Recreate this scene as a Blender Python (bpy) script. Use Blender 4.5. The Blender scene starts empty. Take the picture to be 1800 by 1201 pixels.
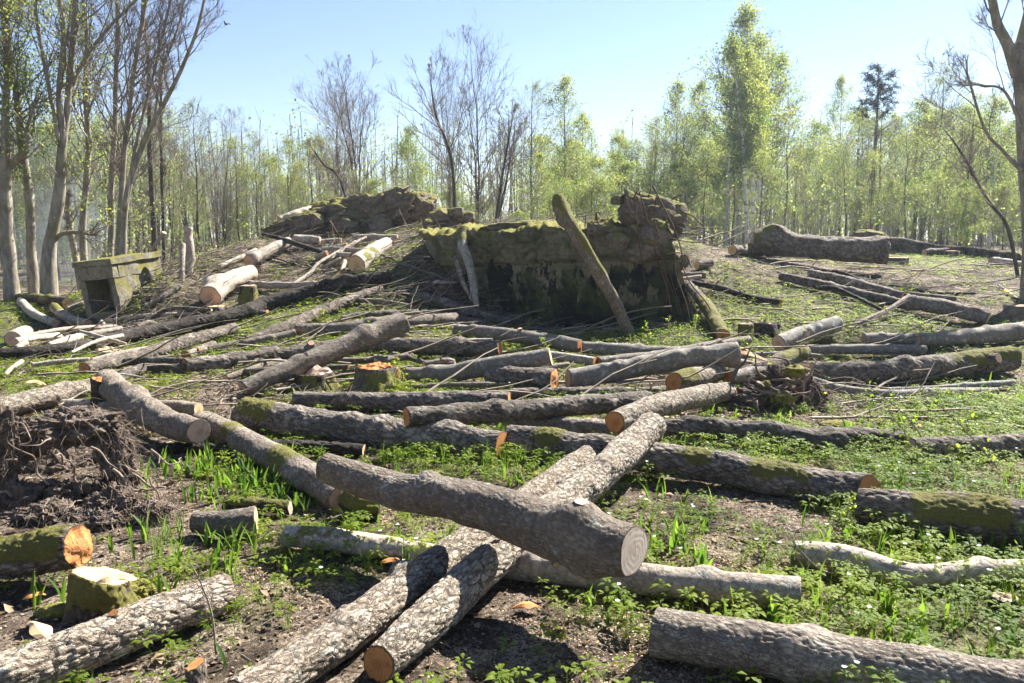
import bpy, math, random
import numpy as np
from mathutils import Vector, Matrix

C = bpy.context.scene.collection
scn = bpy.context.scene
# ---------------------------------------------------------------- camera, light, exposure
W_, H_, F_ = 1800.0, 1201.0, 1400.0
CAMZ = 1.65
PITCH = math.atan((600.5 - 420) / F_)
cam = bpy.data.cameras.new('camera'); camo = bpy.data.objects.new('camera', cam); C.objects.link(camo)
cam.sensor_fit = 'HORIZONTAL'; cam.sensor_width = 36.0; cam.lens = 36.0 * F_ / W_
cam.clip_start = 0.05; cam.clip_end = 3000
camo.location = (0, 0, CAMZ); camo.rotation_euler = (math.pi / 2 - PITCH, 0, 0)
scn.camera = camo
SUN_AZ, SUN_EL = math.radians(43), math.radians(43)     # azimuth to the right of the view direction
world = bpy.data.worlds.new('World'); scn.world = world; world.use_nodes = True
nt = world.node_tree; bg = nt.nodes['Background']
sky = nt.nodes.new('ShaderNodeTexSky'); sky.sky_type = 'NISHITA'; sky.sun_disc = False
sky.sun_elevation = SUN_EL; sky.sun_rotation = SUN_AZ; sky.air_density = 1.0; sky.dust_density = 0.05; sky.ozone_density = 2.0
tint = nt.nodes.new('ShaderNodeMix'); tint.data_type = 'RGBA'; tint.blend_type = 'MULTIPLY'; tint.inputs[0].default_value = 1.0; tint.inputs[7].default_value = (.93, .87, .92, 1)
nt.links.new(sky.outputs[0], tint.inputs[6]); nt.links.new(tint.outputs[2], bg.inputs[0]); bg.inputs[1].default_value = 0.05
sl = bpy.data.lights.new('sun', 'SUN'); sl.energy = 5.0; sl.angle = math.radians(0.5); sl.color = (1.0, 0.965, 0.90)
so = bpy.data.objects.new('sun', sl); C.objects.link(so)
sd = Vector((math.sin(SUN_AZ) * math.cos(SUN_EL), math.cos(SUN_AZ) * math.cos(SUN_EL), math.sin(SUN_EL)))
so.rotation_euler = sd.to_track_quat('Z', 'Y').to_euler(); so.location = (6, 8, 12)
scn.view_settings.view_transform = 'Standard'; scn.view_settings.look = 'None'
scn.view_settings.exposure = 2.02; scn.view_settings.gamma = 1.0; scn.view_settings.use_curve_mapping = False
cy = scn.cycles
cy.use_denoising = True
try: cy.denoiser = 'OPENIMAGEDENOISE'
except Exception: pass
cy.max_bounces = 6; cy.diffuse_bounces = 3; cy.glossy_bounces = 2; cy.transmission_bounces = 3; cy.volume_bounces = 0
cy.transparent_max_bounces = 6; cy.caustics_reflective = False; cy.caustics_refractive = False
cy.use_adaptive_sampling = True; cy.adaptive_threshold = 0.02
cy.sample_clamp_indirect = 6.0
HAZE_DENSITY = 0.0006

# ---------------------------------------------------------------- noise and maths
def _hash(ix, iy, iz, seed):
    h = (ix.astype(np.uint32) * np.uint32(374761393) + iy.astype(np.uint32) * np.uint32(668265263)
         + iz.astype(np.uint32) * np.uint32(2147483647) + np.uint32((seed * 974634777 + 12345) & 0xffffffff))
    h = (h ^ (h >> np.uint32(13))) * np.uint32(1274126177)
    h = h ^ (h >> np.uint32(16))
    h = (h * np.uint32(2246822519)); h = h ^ (h >> np.uint32(15))
    return h.astype(np.float64) / 4294967295.0
def noise(P, seed=0):
    P = np.asarray(P, float); I = np.floor(P).astype(np.int64); f = P - I; f = f * f * (3 - 2 * f)
    r = 0
    for dx in (0, 1):
        wx = f[:, 0] if dx else 1 - f[:, 0]
        for dy in (0, 1):
            wy = f[:, 1] if dy else 1 - f[:, 1]
            for dz in (0, 1):
                wz = f[:, 2] if dz else 1 - f[:, 2]
                r = r + wx * wy * wz * _hash(I[:, 0] + dx, I[:, 1] + dy, I[:, 2] + dz, seed)
    return r * 2 - 1
def fbm(P, o=4, seed=0):
    P = np.asarray(P, float); a, r, s = 1.0, 0, 0
    for k in range(o):
        r = r + a * noise(P * 2 ** k + 7.3 * k, seed + k); s += a; a *= .5
    return r / s
def worley(P, seed=0):                      # F2 - F1
    P = np.asarray(P, float); I = np.floor(P).astype(np.int64)
    d1 = np.full(len(P), 9.0); d2 = d1.copy()
    for dx in (-1, 0, 1):
        for dy in (-1, 0, 1):
            for dz in (-1, 0, 1):
                J = I + np.array([dx, dy, dz])
                Q = np.stack([J[:, k] + _hash(J[:, 0], J[:, 1], J[:, 2], seed + 11 * k) for k in range(3)], 1)
                d = np.sqrt(((P - Q) ** 2).sum(1))
                m = d < d1
                d2 = np.where(m, d1, np.minimum(d2, d)); d1 = np.where(m, d, d1)
    return d2 - d1
def sstep(a, b, x): t = np.clip((x - a) / (b - a), 0, 1); return t * t * (3 - 2 * t)
def xyz3(x, y, z=0.0): x = np.asarray(x, float); return np.stack([x, np.asarray(y, float) + 0 * x, z + 0 * x], -1)

cp, sp_ = math.cos(PITCH), math.sin(PITCH)
def ray(u, v):
    a, b = (u - 900) / F_, (600.5 - v) / F_
    return np.array([a, cp + b * sp_, -sp_ + b * cp])
def at_y(u, v, y):                          # the point on that line of sight at ground distance y
    d = ray(u, v); t = y / d[1]; return np.array([0, 0, CAMZ]) + d * t
def pxm(p): return (p[1] * cp - (p[2] - CAMZ) * sp_) / F_      # metres per photo pixel at point p

# ---------------------------------------------------------------- terrain: fitted through surveyed points
CT = []
for (u, v, y) in [(100, 700, 8.0), (700, 700, 8.1), (1300, 700, 8.3), (1750, 700, 8.6), (50, 600, 12.2), (30, 520, 20.5), (150, 520, 20),
                  (200, 562, 15.2), (300, 545, 15), (340, 500, 16.2), (350, 470, 17.2), (430, 425, 19.5), (480, 440, 18.5), (560, 412, 20.5), (600, 500, 14.6), (680, 440, 17), (720, 410, 18.5),
                  (560, 565, 12.3), (400, 600, 11.6), (742, 448, 15.0), (785, 488, 14.4), (842, 530, 14.0), (900, 563, 13.5), (1000, 582, 12.9), (288, 505, 15.7), (700, 590, 11.3), (900, 596, 11.2), (1100, 592, 11.3), (1220, 572, 12), (800, 402, 19),
                  (1300, 520, 13.8), (1450, 485, 15.8), (1430, 462, 17.8), (1230, 448, 21), (1700, 475, 18.3), (1700, 447, 24), (1800, 520, 14.6),
                  (1750, 600, 11.4), (1500, 560, 12.2), (1300, 610, 10.8), (950, 400, 17), (1100, 400, 17), (1150, 440, 16)]:
    p = at_y(u, v, y); CT.append(tuple(p))
for x in (-9, -5, -2.5, 0, 2.5, 5, 9):
    for y in (-6, 0, 2.6, 4.6): CT.append((x, y, 0.0))
CT += [(-30, 12, .2), (-30, 30, .4), (-14, 30, .4), (-5, 29, .8), (3, 28, 1.05), (10, 30, 1.2), (22, 30, 1.2), (34, 12, .7), (-9, 21, .5),
       (-40, 60, .6), (-12, 60, .9), (15, 60, 1.2), (50, 60, 1.2), (-60, 120, 1), (0, 120, 1.2), (60, 120, 1.2), (0, 260, 1.2), (-200, 260, 1.2), (200, 260, 1.2), (-15, 8, .05), (16, 8, .15), (-90, 30, .5), (90, 30, 1)]
CT = np.array(CT)
def _k(d2): return -np.sqrt(d2 + 0.6)
A = _k(((CT[:, None, :2] - CT[None, :, :2]) ** 2).sum(-1)) - 0.02 * np.eye(len(CT))
n_ = len(CT); M = np.zeros((n_ + 1, n_ + 1)); M[:n_, :n_] = A; M[:n_, n_] = 1; M[n_, :n_] = 1
WT = np.linalg.solve(M, np.append(CT[:, 2], 0))
def H(x, y):
    x = np.atleast_1d(np.asarray(x, float)); y = np.atleast_1d(np.asarray(y, float))
    r = np.full(x.shape, WT[n_])
    for k in range(n_): r = r + WT[k] * _k((x - CT[k, 0]) ** 2 + (y - CT[k, 1]) ** 2)
    return r
def Hn(x, y):                               # with the lumps of the real ground
    h = H(x, y); P = xyz3(x, y)
    near = 1 / (1 + np.maximum(P[:, 1], 0) / 30)
    return h + near * (0.028 * (fbm(P * 1.3, 3, 3) - .5) + 0.020 * fbm(P * 7, 3, 5) + 0.012 * np.abs(fbm(P * 26, 2, 8)))
TS = np.concatenate([np.arange(1.5, 30, .03), np.arange(30, 140, .4)])
def at(u, v, lift=0.0):
    """where the line of sight through a photo pixel meets the ground raised by lift"""
    d = ray(u, v); P = np.array([0, 0, CAMZ])[None] + d[None] * TS[:, None]
    g = P[:, 2] - H(P[:, 0], P[:, 1]) - lift
    k = np.argmax(g <= 0)
    if g[k] > 0: k = len(TS) - 1
    if k == 0: return P[0]
    t = g[k - 1] / (g[k - 1] - g[k] + 1e-9)
    return P[k - 1] * (1 - t) + P[k] * t

# ---------------------------------------------------------------- mesh helpers
def mesh_np(name, V, tris=None, quads=None, mats=(), smooth=True, attrs=None, midx=None):
    V = np.asarray(V, float); me = bpy.data.meshes.new(name); me.vertices.add(len(V)); me.vertices.foreach_set('co', V.ravel())
    nt_ = 0 if tris is None else len(tris); nq = 0 if quads is None else len(quads)
    li = np.concatenate([np.asarray(a, np.int32).ravel() for a in (quads, tris) if a is not None and len(a)])
    me.loops.add(len(li)); me.loops.foreach_set('vertex_index', li)
    st = np.concatenate([np.arange(nq) * 4, nq * 4 + np.arange(nt_) * 3]).astype(np.int32)
    me.polygons.add(nq + nt_); me.polygons.foreach_set('loop_start', st)
    me.polygons.foreach_set('use_smooth', np.full(nq + nt_, smooth, bool))
    for m in mats: me.materials.append(m)
    if midx is not None: me.polygons.foreach_set('material_index', np.asarray(midx, np.int32))
    for k, a in (attrs or {}).items():
        a = np.asarray(a, np.float32)
        if a.ndim == 2:
            at_ = me.attributes.new(k, 'FLOAT_VECTOR', 'POINT'); at_.data.foreach_set('vector', a.ravel())
        else:
            at_ = me.attributes.new(k, 'FLOAT', 'POINT'); at_.data.foreach_set('value', a.ravel())
    me.update(calc_edges=True)
    return me
def link(name, me, parent=None, loc=(0, 0, 0)):
    o = bpy.data.objects.new(name, me); C.objects.link(o); o.location = loc
    if parent is not None: o.parent = parent
    return o
def tag(o, label=None, cat=None, group=None, kind=None):
    if label: o['label'] = label
    if cat: o['category'] = cat
    if group: o['group'] = group
    if kind: o['kind'] = kind
    return o
def empty(name, loc, label, cat, group=None):
    o = bpy.data.objects.new(name, None); C.objects.link(o); o.location = tuple(loc); o.empty_display_size = .2
    return tag(o, label, cat, group)
class MB:
    """collects vertices, triangles and quads for ONE mesh object"""
    def __init__(s): s.V = []; s.T = []; s.Q = []; s.n = 0; s.A = []; s.TM = []; s.QM = []
    def add(s, V, T=None, Q=None, a=None, m=0):
        V = np.asarray(V, float)
        if T is not None and len(T): s.T.append(np.asarray(T) + s.n); s.TM.append(np.full(len(T), m))
        if Q is not None and len(Q): s.Q.append(np.asarray(Q) + s.n); s.QM.append(np.full(len(Q), m))
        s.V.append(V); s.n += len(V); s.A.append(np.zeros(len(V)) if a is None else np.asarray(a, float) + np.zeros(len(V)))
    def tube(s, P, R, k=5, a=None, m=0, cap=True):
        P = np.asarray(P, float); R = np.asarray(R, float) + np.zeros(len(P)); n = len(P)
        T = np.gradient(P, axis=0); T /= np.linalg.norm(T, axis=1)[:, None] + 1e-9
        ref = np.array([0, 0, 1.0]) if abs(T[:, 2]).mean() < .8 else np.array([1.0, 0, 0])
        N = np.cross(T, ref); N /= np.linalg.norm(N, axis=1)[:, None] + 1e-9; B = np.cross(T, N)
        th = np.arange(k) / k * 2 * math.pi
        V = P[:, None] + R[:, None, None] * (np.cos(th)[None, :, None] * N[:, None] + np.sin(th)[None, :, None] * B[:, None])
        i = np.arange(n - 1)[:, None] * k; j = np.arange(k)[None]; j2 = (j + 1) % k
        Q = np.stack([i + j, i + j2, i + k + j2, i + k + j], -1).reshape(-1, 4)
        V = V.reshape(-1, 3); T_ = []
        if cap and k >= 3:
            V = np.concatenate([V, P[:1], P[-1:]]); c0, c1 = n * k, n * k + 1
            T_ = [(c0, (q + 1) % k, q) for q in range(k)] + [(c1, (n - 1) * k + q, (n - 1) * k + (q + 1) % k) for q in range(k)]
        s.add(V, T_, Q, a, m)
    def prisms(s, S, E, r0, r1, a=None, m=0):
        S = np.asarray(S, float); E = np.asarray(E, float); n = len(S)
        if n == 0: return
        D = E - S; D /= np.linalg.norm(D, axis=1)[:, None] + 1e-9
        ref = np.where(np.abs(D[:, 2:3]) < .8, np.array([[0, 0, 1.0]]), np.array([[1.0, 0, 0]]))
        N = np.cross(D, ref); N /= np.linalg.norm(N, axis=1)[:, None] + 1e-9; B = np.cross(D, N)
        r0 = np.asarray(r0, float) + np.zeros(n); r1 = np.asarray(r1, float) + np.zeros(n)
        L = []
        for (c, r) in ((S, r0), (E, r1)):
            for q in range(3):
                t = q * 2 * math.pi / 3; L.append(c + r[:, None] * (math.cos(t) * N + math.sin(t) * B))
        V = np.stack(L, 1).reshape(-1, 3); b = np.arange(n)[:, None] * 6
        Q = np.concatenate([b + np.array([[q, (q + 1) % 3, 3 + (q + 1) % 3, 3 + q]]) for q in range(3)])
        s.add(V, None, Q, None if a is None else np.repeat(np.asarray(a), 6), m)
    def build(s, name, mats, parent=None, loc=None, smooth=True, me_only=False, attr='v'):
        V = np.concatenate(s.V); A_ = np.concatenate(s.A)
        if loc is not None: V = V - np.asarray(loc, float)[None]
        T = np.concatenate(s.T) if s.T else None; Q = np.concatenate(s.Q) if s.Q else None
        mi = np.concatenate((s.QM if s.Q else []) + (s.TM if s.T else []))
        me = mesh_np(name, V, T, Q, mats, smooth, {attr: A_}, mi)
        if me_only: return me
        return link(name, me, parent, (0, 0, 0) if (loc is None or parent is not None) else tuple(loc))
    def ntri(s): return sum(len(t) for t in s.T) + 2 * sum(len(q) for q in s.Q)

# ---------------------------------------------------------------- materials
class NT:
    def __init__(s, name):
        s.m = bpy.data.materials.new(name); s.m.use_nodes = True; s.t = s.m.node_tree; s.t.nodes.clear()
        s.out = s.t.nodes.new('ShaderNodeOutputMaterial')
    def n(s, typ, **kw):
        nd = s.t.nodes.new('ShaderNode' + typ); ins = kw.pop('i', {})
        for k, v in kw.items(): setattr(nd, k, v)
        for k, v in ins.items(): s.set(nd, k, v)
        return nd
    def set(s, nd, k, v):
        inp = nd.inputs[k]
        if isinstance(v, bpy.types.NodeSocket): s.t.links.new(v, inp)
        elif isinstance(v, bpy.types.Node): s.t.links.new(v.outputs[0], inp)
        else:
            if inp.type == 'RGBA' and len(v) == 3: v = (*v, 1)
            inp.default_value = v
    def attr(s, name, vec=False): a = s.n('Attribute', attribute_name=name); return a.outputs['Vector' if vec else 'Fac']
    def scale(s, vec, sc):
        return s.n('Mapping', i={'Vector': vec, 'Scale': sc}).outputs[0]
    def noise(s, vec, scale, detail=3, rough=.55): return s.n('TexNoise', i={'Vector': vec, 'Scale': scale, 'Detail': detail, 'Roughness': rough}).outputs['Fac']
    def ramp(s, fac, stops, interp='LINEAR'):
        r = s.n('ValToRGB', i={'Fac': fac}); r.color_ramp.interpolation = interp; e = r.color_ramp.elements
        while len(e) < len(stops): e.new(.5)
        for q, (p, c) in enumerate(stops):
            e[q].position = p; e[q].color = (*c, 1) if isinstance(c, tuple) else (c, c, c, 1)
        return r.outputs[0]
    def mix(s, f, a, b, mode='MIX'):
        x = s.n('Mix', data_type='RGBA', blend_type=mode); s.set(x, 0, f); s.set(x, 6, a); s.set(x, 7, b); return x.outputs[2]
    def math(s, op, a, b=0.0, clamp=False):
        x = s.n('Math', operation=op, use_clamp=clamp); s.set(x, 0, a); s.set(x, 1, b); return x.outputs[0]
    def bump(s, h, dist, strength=1.0, normal=None):
        x = s.n('Bump', i={'Height': h, 'Distance': dist, 'Strength': strength})
        if normal: s.set(x, 'Normal', normal)
        return x.outputs[0]
    def fin(s, col, rough=.85, normal=None, spec=.3, transl=None, tcol=None):
        b = s.n('BsdfPrincipled', i={'Base Color': col, 'Roughness': rough, 'Specular IOR Level': spec})
        if normal: s.set(b, 'Normal', normal)
        o = b.outputs[0]
        if transl:
            t = s.n('BsdfTranslucent', i={'Color': tcol or col}); o = s.n('MixShader', i={0: transl, 1: b.outputs[0], 2: t.outputs[0]}).outputs[0]
        s.t.links.new(o, s.out.inputs['Surface']); return s.m

def bark_material(name, plate_col, crack_col, tint_col, plates, fine, lichen, lichen_col=(.46, .48, .42), bumpd=.006, crackw=.10, var=.5, softk=.85, wk=1.0, c2=.4):
    N = NT(name); r = N.attr('rest', True)
    warp = N.n('TexNoise', i={'Vector': r, 'Scale': 17.0, 'Detail': 4.0, 'Roughness': .65})
    rw = N.n('VectorMath', operation='MULTIPLY_ADD', i={0: warp.outputs['Color'], 1: (.10 * wk, .05 * wk, .05 * wk), 2: r}).outputs[0]
    v = N.n('TexVoronoi', feature='DISTANCE_TO_EDGE', i={'Vector': N.scale(rw, plates), 'Scale': 1.0, 'Randomness': 1.0}).outputs['Distance']
    v2 = N.n('TexVoronoi', feature='DISTANCE_TO_EDGE', i={'Vector': N.scale(rw, tuple(c * 2.3 for c in plates)), 'Scale': 1.0}).outputs['Distance']
    cell = N.n('TexVoronoi', i={'Vector': N.scale(rw, plates), 'Scale': 1.0}).outputs['Color']
    n1 = N.noise(r, 5.0, 4); n2 = N.noise(r, fine, 5, .65); n3 = N.noise(r, 1.7, 3)
    crack = N.ramp(v, [(0.0, 0.0), (crackw, 1.0)])
    crack2 = N.ramp(v2, [(0.0, c2), (crackw * 1.3, 1.0)])
    geo = N.attr('crack')
    c = N.mix(N.ramp(n1, [(.35, 0.0), (.7, var)]), plate_col, tint_col)
    c = N.mix(N.math('MULTIPLY', N.math('POWER', N.n('SeparateColor', i={0: cell}).outputs[0], 2.0), .7), c, tuple(min(1, q * 1.55) for q in plate_col))
    c = N.mix(N.ramp(n2, [(.3, .6), (.62, 0.0)]), c, tuple(q * .45 for q in plate_col))
    rnd = N.n('ObjectInfo').outputs['Random']; rn2 = N.math('FRACT', N.math('MULTIPLY', rnd, 17.3))
    c = N.mix(N.math('MULTIPLY', rnd, .55), c, N.mix(.5, c, (.26, .17, .105)))
    c = N.mix(1.0, c, N.ramp(rn2, [(.0, .72), (1.0, 1.22)]), 'MULTIPLY')
    lf = N.math('MULTIPLY', N.ramp(N.noise(r, 11.0, 5, .7), [(.56, 0.0), (.64, 1.0)]), lichen)
    c = N.mix(lf, c, lichen_col)
    soft = N.ramp(N.noise(r, 6.0, 3, .7), [(.38, .0), (.62, softk)])
    k = N.math('MAXIMUM', N.math('MULTIPLY', crack, crack2), soft); k = N.math('MULTIPLY', k, N.math('ADD', N.math('MULTIPLY', geo, .7), .3))
    c = N.mix(k, crack_col, c)
    mo = N.attr('moss'); mn = N.noise(r, 22.0, 5, .75)
    mf = N.ramp(N.math('ADD', N.math('MULTIPLY', mo, 1.1), N.math('SUBTRACT', mn, .78)), [(.0, 0.0), (.12, 1.0)])
    mcol = N.mix(N.noise(r, 60.0, 4, .8), (.045, .05, .012), (.24, .21, .055))
    c = N.mix(mf, c, mcol)
    h = N.math('ADD', N.math('MULTIPLY', k, 1.0), N.math('MULTIPLY', n2, .9))
    h = N.math('ADD', h, N.math('MULTIPLY', N.noise(r, 160.0, 4, .8), N.math('ADD', N.math('MULTIPLY', mf, 1.2), .25)))
    return N.fin(c, .88, N.bump(h, bumpd), spec=.22)
def wood_material(name, a, b, ring, rings=150.0):
    N = NT(name); r = N.attr('rest', True)
    sep = N.n('SeparateXYZ', i={0: r}); flat = N.n('CombineXYZ', i={0: 0.0, 1: sep.outputs[1], 2: sep.outputs[2]}).outputs[0]
    wv = N.n('TexNoise', i={'Vector': flat, 'Scale': 9.0, 'Detail': 2.0}).outputs['Color']
    fl = N.n('VectorMath', operation='MULTIPLY_ADD', i={0: wv, 1: (0.0, .045, .045), 2: flat}).outputs[0]
    ln = N.n('VectorMath', operation='LENGTH', i={0: fl}).outputs['Value']
    rg = N.math('SINE', N.math('MULTIPLY', ln, rings * 6.283 / 2.2)); rg = N.math('ADD', N.math('MULTIPLY', rg, .5), .5)
    n1 = N.noise(r, 13.0, 4); saw = N.noise(N.scale(r, (1, 12, 190)), 1.0, 3)
    heart = N.ramp(N.math('ADD', N.attr('v'), N.math('MULTIPLY', N.math('SUBTRACT', n1, .5), .5)), [(.22, 1.0), (.42, 0.0)])
    c = N.mix(n1, a, b); c = N.mix(N.math('MULTIPLY', rg, .24), c, ring)
    c = N.mix(N.math('MULTIPLY', heart, .45), c, ring)
    yz = N.n('SeparateXYZ', i={0: fl}); ang = N.math('ARCTAN2', yz.outputs[2], yz.outputs[1])
    rad = N.noise(N.n('CombineXYZ', i={0: N.math('MULTIPLY', ang, 2.6), 1: N.math('MULTIPLY', sep.outputs[0], 9.0), 2: N.math('MULTIPLY', ln, 3.0)}).outputs[0], 1.0, 3, .6)
    chk = N.math('MULTIPLY', N.ramp(N.math('ABSOLUTE', N.math('SUBTRACT', rad, .5)), [(.0, 1.0), (.012, 0.0)]), N.ramp(N.attr('v'), [(.05, .85), (.75, .0)]))
    c = N.mix(chk, c, tuple(q * .28 for q in ring))
    c = N.mix(N.ramp(N.noise(r, 26.0, 4, .7), [(.56, .0), (.68, .55)]), c, tuple(q * .7 for q in ring))
    c = N.mix(N.ramp(N.attr('v'), [(.93, 0.0), (.99, .8)]), c, tuple(q * .45 for q in ring))
    c = N.mix(N.ramp(saw, [(.35, .35), (.6, 0.0)]), c, ring)
    return N.fin(c, .8, N.bump(N.math('ADD', saw, N.math('MULTIPLY', rg, .3)), .0012), spec=.2)
MAT = {}
MAT['scaly'] = bark_material('bark_scaly_plates', (.40, .345, .27), (.055, .04, .028), (.27, .19, .13), (9, 34, 34), 48, .6, bumpd=.0075, crackw=.075, softk=.4, wk=.95, c2=.5)
MAT['rough'] = bark_material('bark_rough_fissured', (.32, .275, .225), (.03, .022, .016), (.19, .15, .115), (11, 46, 46), 60, .5, (.33, .34, .29), bumpd=.008, crackw=.13)
MAT['grey'] = bark_material('bark_grey_lichened', (.33, .28, .225), (.075, .057, .042), (.20, .16, .122), (16, 75, 75), 40, .85, (.36, .37, .32), bumpd=.005, crackw=.10)
MAT['smooth'] = bark_material('bark_smooth_grey', (.27, .25, .215), (.11, .095, .078), (.155, .14, .11), (30, 26, 26), 30, 1.0, (.40, .40, .35), bumpd=.0022, crackw=.03, var=.8)
MAT['pale'] = bark_material('bark_pale', (.44, .385, .31), (.17, .13, .10), (.29, .23, .17), (26, 30, 30), 30, .5, bumpd=.0025, crackw=.04)
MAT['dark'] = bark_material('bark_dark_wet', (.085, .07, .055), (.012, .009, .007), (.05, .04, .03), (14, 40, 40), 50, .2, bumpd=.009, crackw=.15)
MAT['w_orange'] = wood_material('cut_wood_orange', (.52, .245, .085), (.40, .165, .055), (.24, .085, .026))
MAT['w_pink'] = wood_material('cut_wood_pale_pink', (.60, .42, .29), (.52, .34, .225), (.33, .185, .115))
MAT['w_cream'] = wood_material('cut_wood_cream', (.66, .48, .29), (.56, .37, .19), (.38, .215, .09))
MAT['w_face'] = wood_material('fresh_pale_sawn_face', (.82, .68, .54), (.76, .60, .46), (.62, .46, .34), 90.0)
MAT['w_grey'] = wood_material('cut_wood_weathered', (.50, .38, .29), (.40, .29, .21), (.22, .15, .105))

def simple(name, c1, c2, scale, rough=.85, bumpd=0.0, transl=None, tcol=None, coords='Object', detail=4, extra=None):
    N = NT(name); tc = N.n('TexCoord').outputs[coords]; n1 = N.noise(tc, scale, detail, .65)
    c = N.mix(N.ramp(n1, [(.3, 0.0), (.7, 1.0)]), c1, c2)
    if extra: c = extra(N, c, tc)
    return N.fin(c, rough, N.bump(n1, bumpd) if bumpd else None, spec=.25, transl=transl, tcol=tcol)
def leafmat(name, a, b, ta, tb, transl=.5, rough=.55):
    N = NT(name); v = N.attr('v')
    c = N.mix(v, a, b); t = N.mix(v, ta, tb); return N.fin(c, rough, None, .12, transl, t)
MAT['leaf'] = leafmat('spring_leaves', (.07, .12, .03), (.17, .20, .05), (.20, .31, .055), (.50, .52, .12))
MAT['plant'] = leafmat('ground_plant_leaves', (.05, .10, .015), (.19, .24, .035), (.22, .38, .015), (.58, .66, .06), .55)
MAT['blade'] = leafmat('lily_blade_leaves', (.03, .075, .016), (.10, .16, .03), (.10, .24, .015), (.32, .44, .05), .42)
MAT['petal'] = leafmat('white_petals', (.75, .75, .75), (.8, .8, .8), (.6, .6, .6), (.7, .7, .7), .3)
MAT['litter'] = leafmat('dry_leaf_litter', (.10, .065, .038), (.36, .27, .18), (.12, .06, .02), (.3, .2, .1), .2, .8)
MAT['chips'] = leafmat('wood_chips', (.42, .26, .13), (.62, .46, .28), (.3, .2, .1), (.3, .2, .1), .1, .8)
MAT['twig'] = leafmat('dry_twigs', (.10, .08, .06), (.30, .25, .195), (.05, .04, .03), (.05, .04, .03), .02, .85)
def tree_bark(name, a, b, mossc=None, k=.5):
    N = NT(name); tc = N.n('TexCoord').outputs['Object']; n1 = N.noise(N.scale(tc, (1, 1, .25)), 9.0, 5, .7); n2 = N.noise(tc, 1.6, 3)
    c = N.mix(N.ramp(n1, [(.35, 0.0), (.65, 1.0)]), a, b)
    if mossc:
        g = N.ramp(N.math('ADD', n2, N.math('MULTIPLY', N.noise(tc, 20.0, 4, .8), .3)), [(.66, 0.0), (.74, k)]); c = N.mix(g, c, mossc)
    return N.fin(c, .9, N.bump(n1, .02), .15)
MAT['trunk'] = tree_bark('standing_trunk_bark', (.14, .12, .095), (.34, .30, .24), (.13, .125, .035))
MAT['trunk_dark'] = tree_bark('dark_trunk_bark', (.035, .03, .025), (.10, .085, .07), (.07, .075, .025), .4)
MAT['trunk_red'] = tree_bark('pine_trunk_bark', (.11, .055, .03), (.24, .13, .075))
def birchmat():
    N = NT('birch_bark'); tc = N.n('TexCoord').outputs['Object']; n1 = N.noise(N.scale(tc, (1, 1, 5)), 2.2, 4, .6)
    c = N.mix(N.ramp(n1, [(.56, 0.0), (.62, 1.0)]), (.62, .6, .56), (.05, .045, .04)); return N.fin(c, .7)
MAT['birch'] = birchmat()
MAT['twigs_grey'] = tree_bark('fine_twigs_grey', (.14, .115, .095), (.28, .235, .195))
MAT['rust'] = simple('rusty_steel_bar', (.035, .022, .016), (.11, .055, .03), 30, .8)

def mossy(name, base1, base2, darkc, moss_lo=.55, moss_hi=.85, scale=2.0, streak=False, mossk=1.0, bumpd=.03):
    N = NT(name); tc = N.n('TexCoord').outputs['Object']; g = N.n('NewGeometry')
    nz = N.n('SeparateXYZ', i={0: g.outputs['Normal']}).outputs[2]
    n1 = N.noise(tc, scale, 6, .65); n2 = N.noise(tc, scale * 6, 5, .7)
    c = N.mix(N.ramp(n1, [(.32, 0.0), (.66, 1.0)]), base1, base2)
    c = N.mix(N.ramp(n2, [(.3, .8), (.55, 0.0)]), c, darkc)
    if streak:      # tar that has flaked off the face in sloping patches, and the joints of the shuttering boards
        st = N.noise(N.n('Mapping', i={'Vector': tc, 'Rotation': (0, math.radians(24), 0), 'Scale': (4.2, 2, 1.9)}).outputs[0], 1.0, 7, .72)
        big = N.noise(tc, .9, 2); sz = N.n('SeparateXYZ', i={0: tc}).outputs[2]; sx = N.n('SeparateXYZ', i={0: tc}).outputs[0]
        low = N.ramp(N.n('MapRange', i={'Value': sz, 'From Min': -.2, 'From Max': 1.4, 'To Min': 0.0, 'To Max': 1.0}).outputs[0], [(.0, .46), (.30, .29), (.55, .27), (.68, .14), (.8, .0)])
        f = N.ramp(N.math('ADD', N.math('ADD', st, N.math('MULTIPLY', big, .30)), low), [(.885, 0.0), (.90, 1.0)]); c = N.mix(f, c, (.006, .006, .005))
        bl = N.math('SINE', N.math('MULTIPLY', N.math('ADD', sz, N.math('MULTIPLY', sx, .03)), 34.0)); c = N.mix(N.ramp(bl, [(.96, 0.0), (1.0, .55)]), c, (.05, .045, .03))
        c = N.mix(N.math('MULTIPLY', N.ramp(N.noise(N.scale(tc, (1.2, 2, 1.2)), 1.4, 5, .7), [(.48, 0.0), (.62, .8)]), 1.0), c, (.055, .062, .022))
    m = N.math('ADD', nz, N.math('MULTIPLY', N.math('SUBTRACT', N.noise(tc, scale * 2.5, 5, .7), .5), 1.6))
    mc = N.mix(N.noise(tc, 30.0, 5, .8), (.05, .055, .012), (.26, .225, .05))
    mf = N.math('MULTIPLY', N.ramp(m, [(moss_lo, 0.0), (moss_hi, 1.0)]), mossk)
    c = N.mix(mf, c, mc)
    h = N.math('ADD', N.math('MULTIPLY', n1, 1.0), N.math('MULTIPLY', N.noise(tc, 40.0, 5, .8), .35))
    return N.fin(c, .92, N.bump(h, bumpd), .15)
MAT['wall'] = mossy('stained_concrete', (.10, .09, .06), (.22, .195, .13), (.05, .045, .03), .35, .7, 1.6, True)
MAT['rubble'] = mossy('broken_concrete', (.10, .083, .066), (.21, .17, .135), (.035, .03, .025), .45, .8, 2.2)
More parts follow.
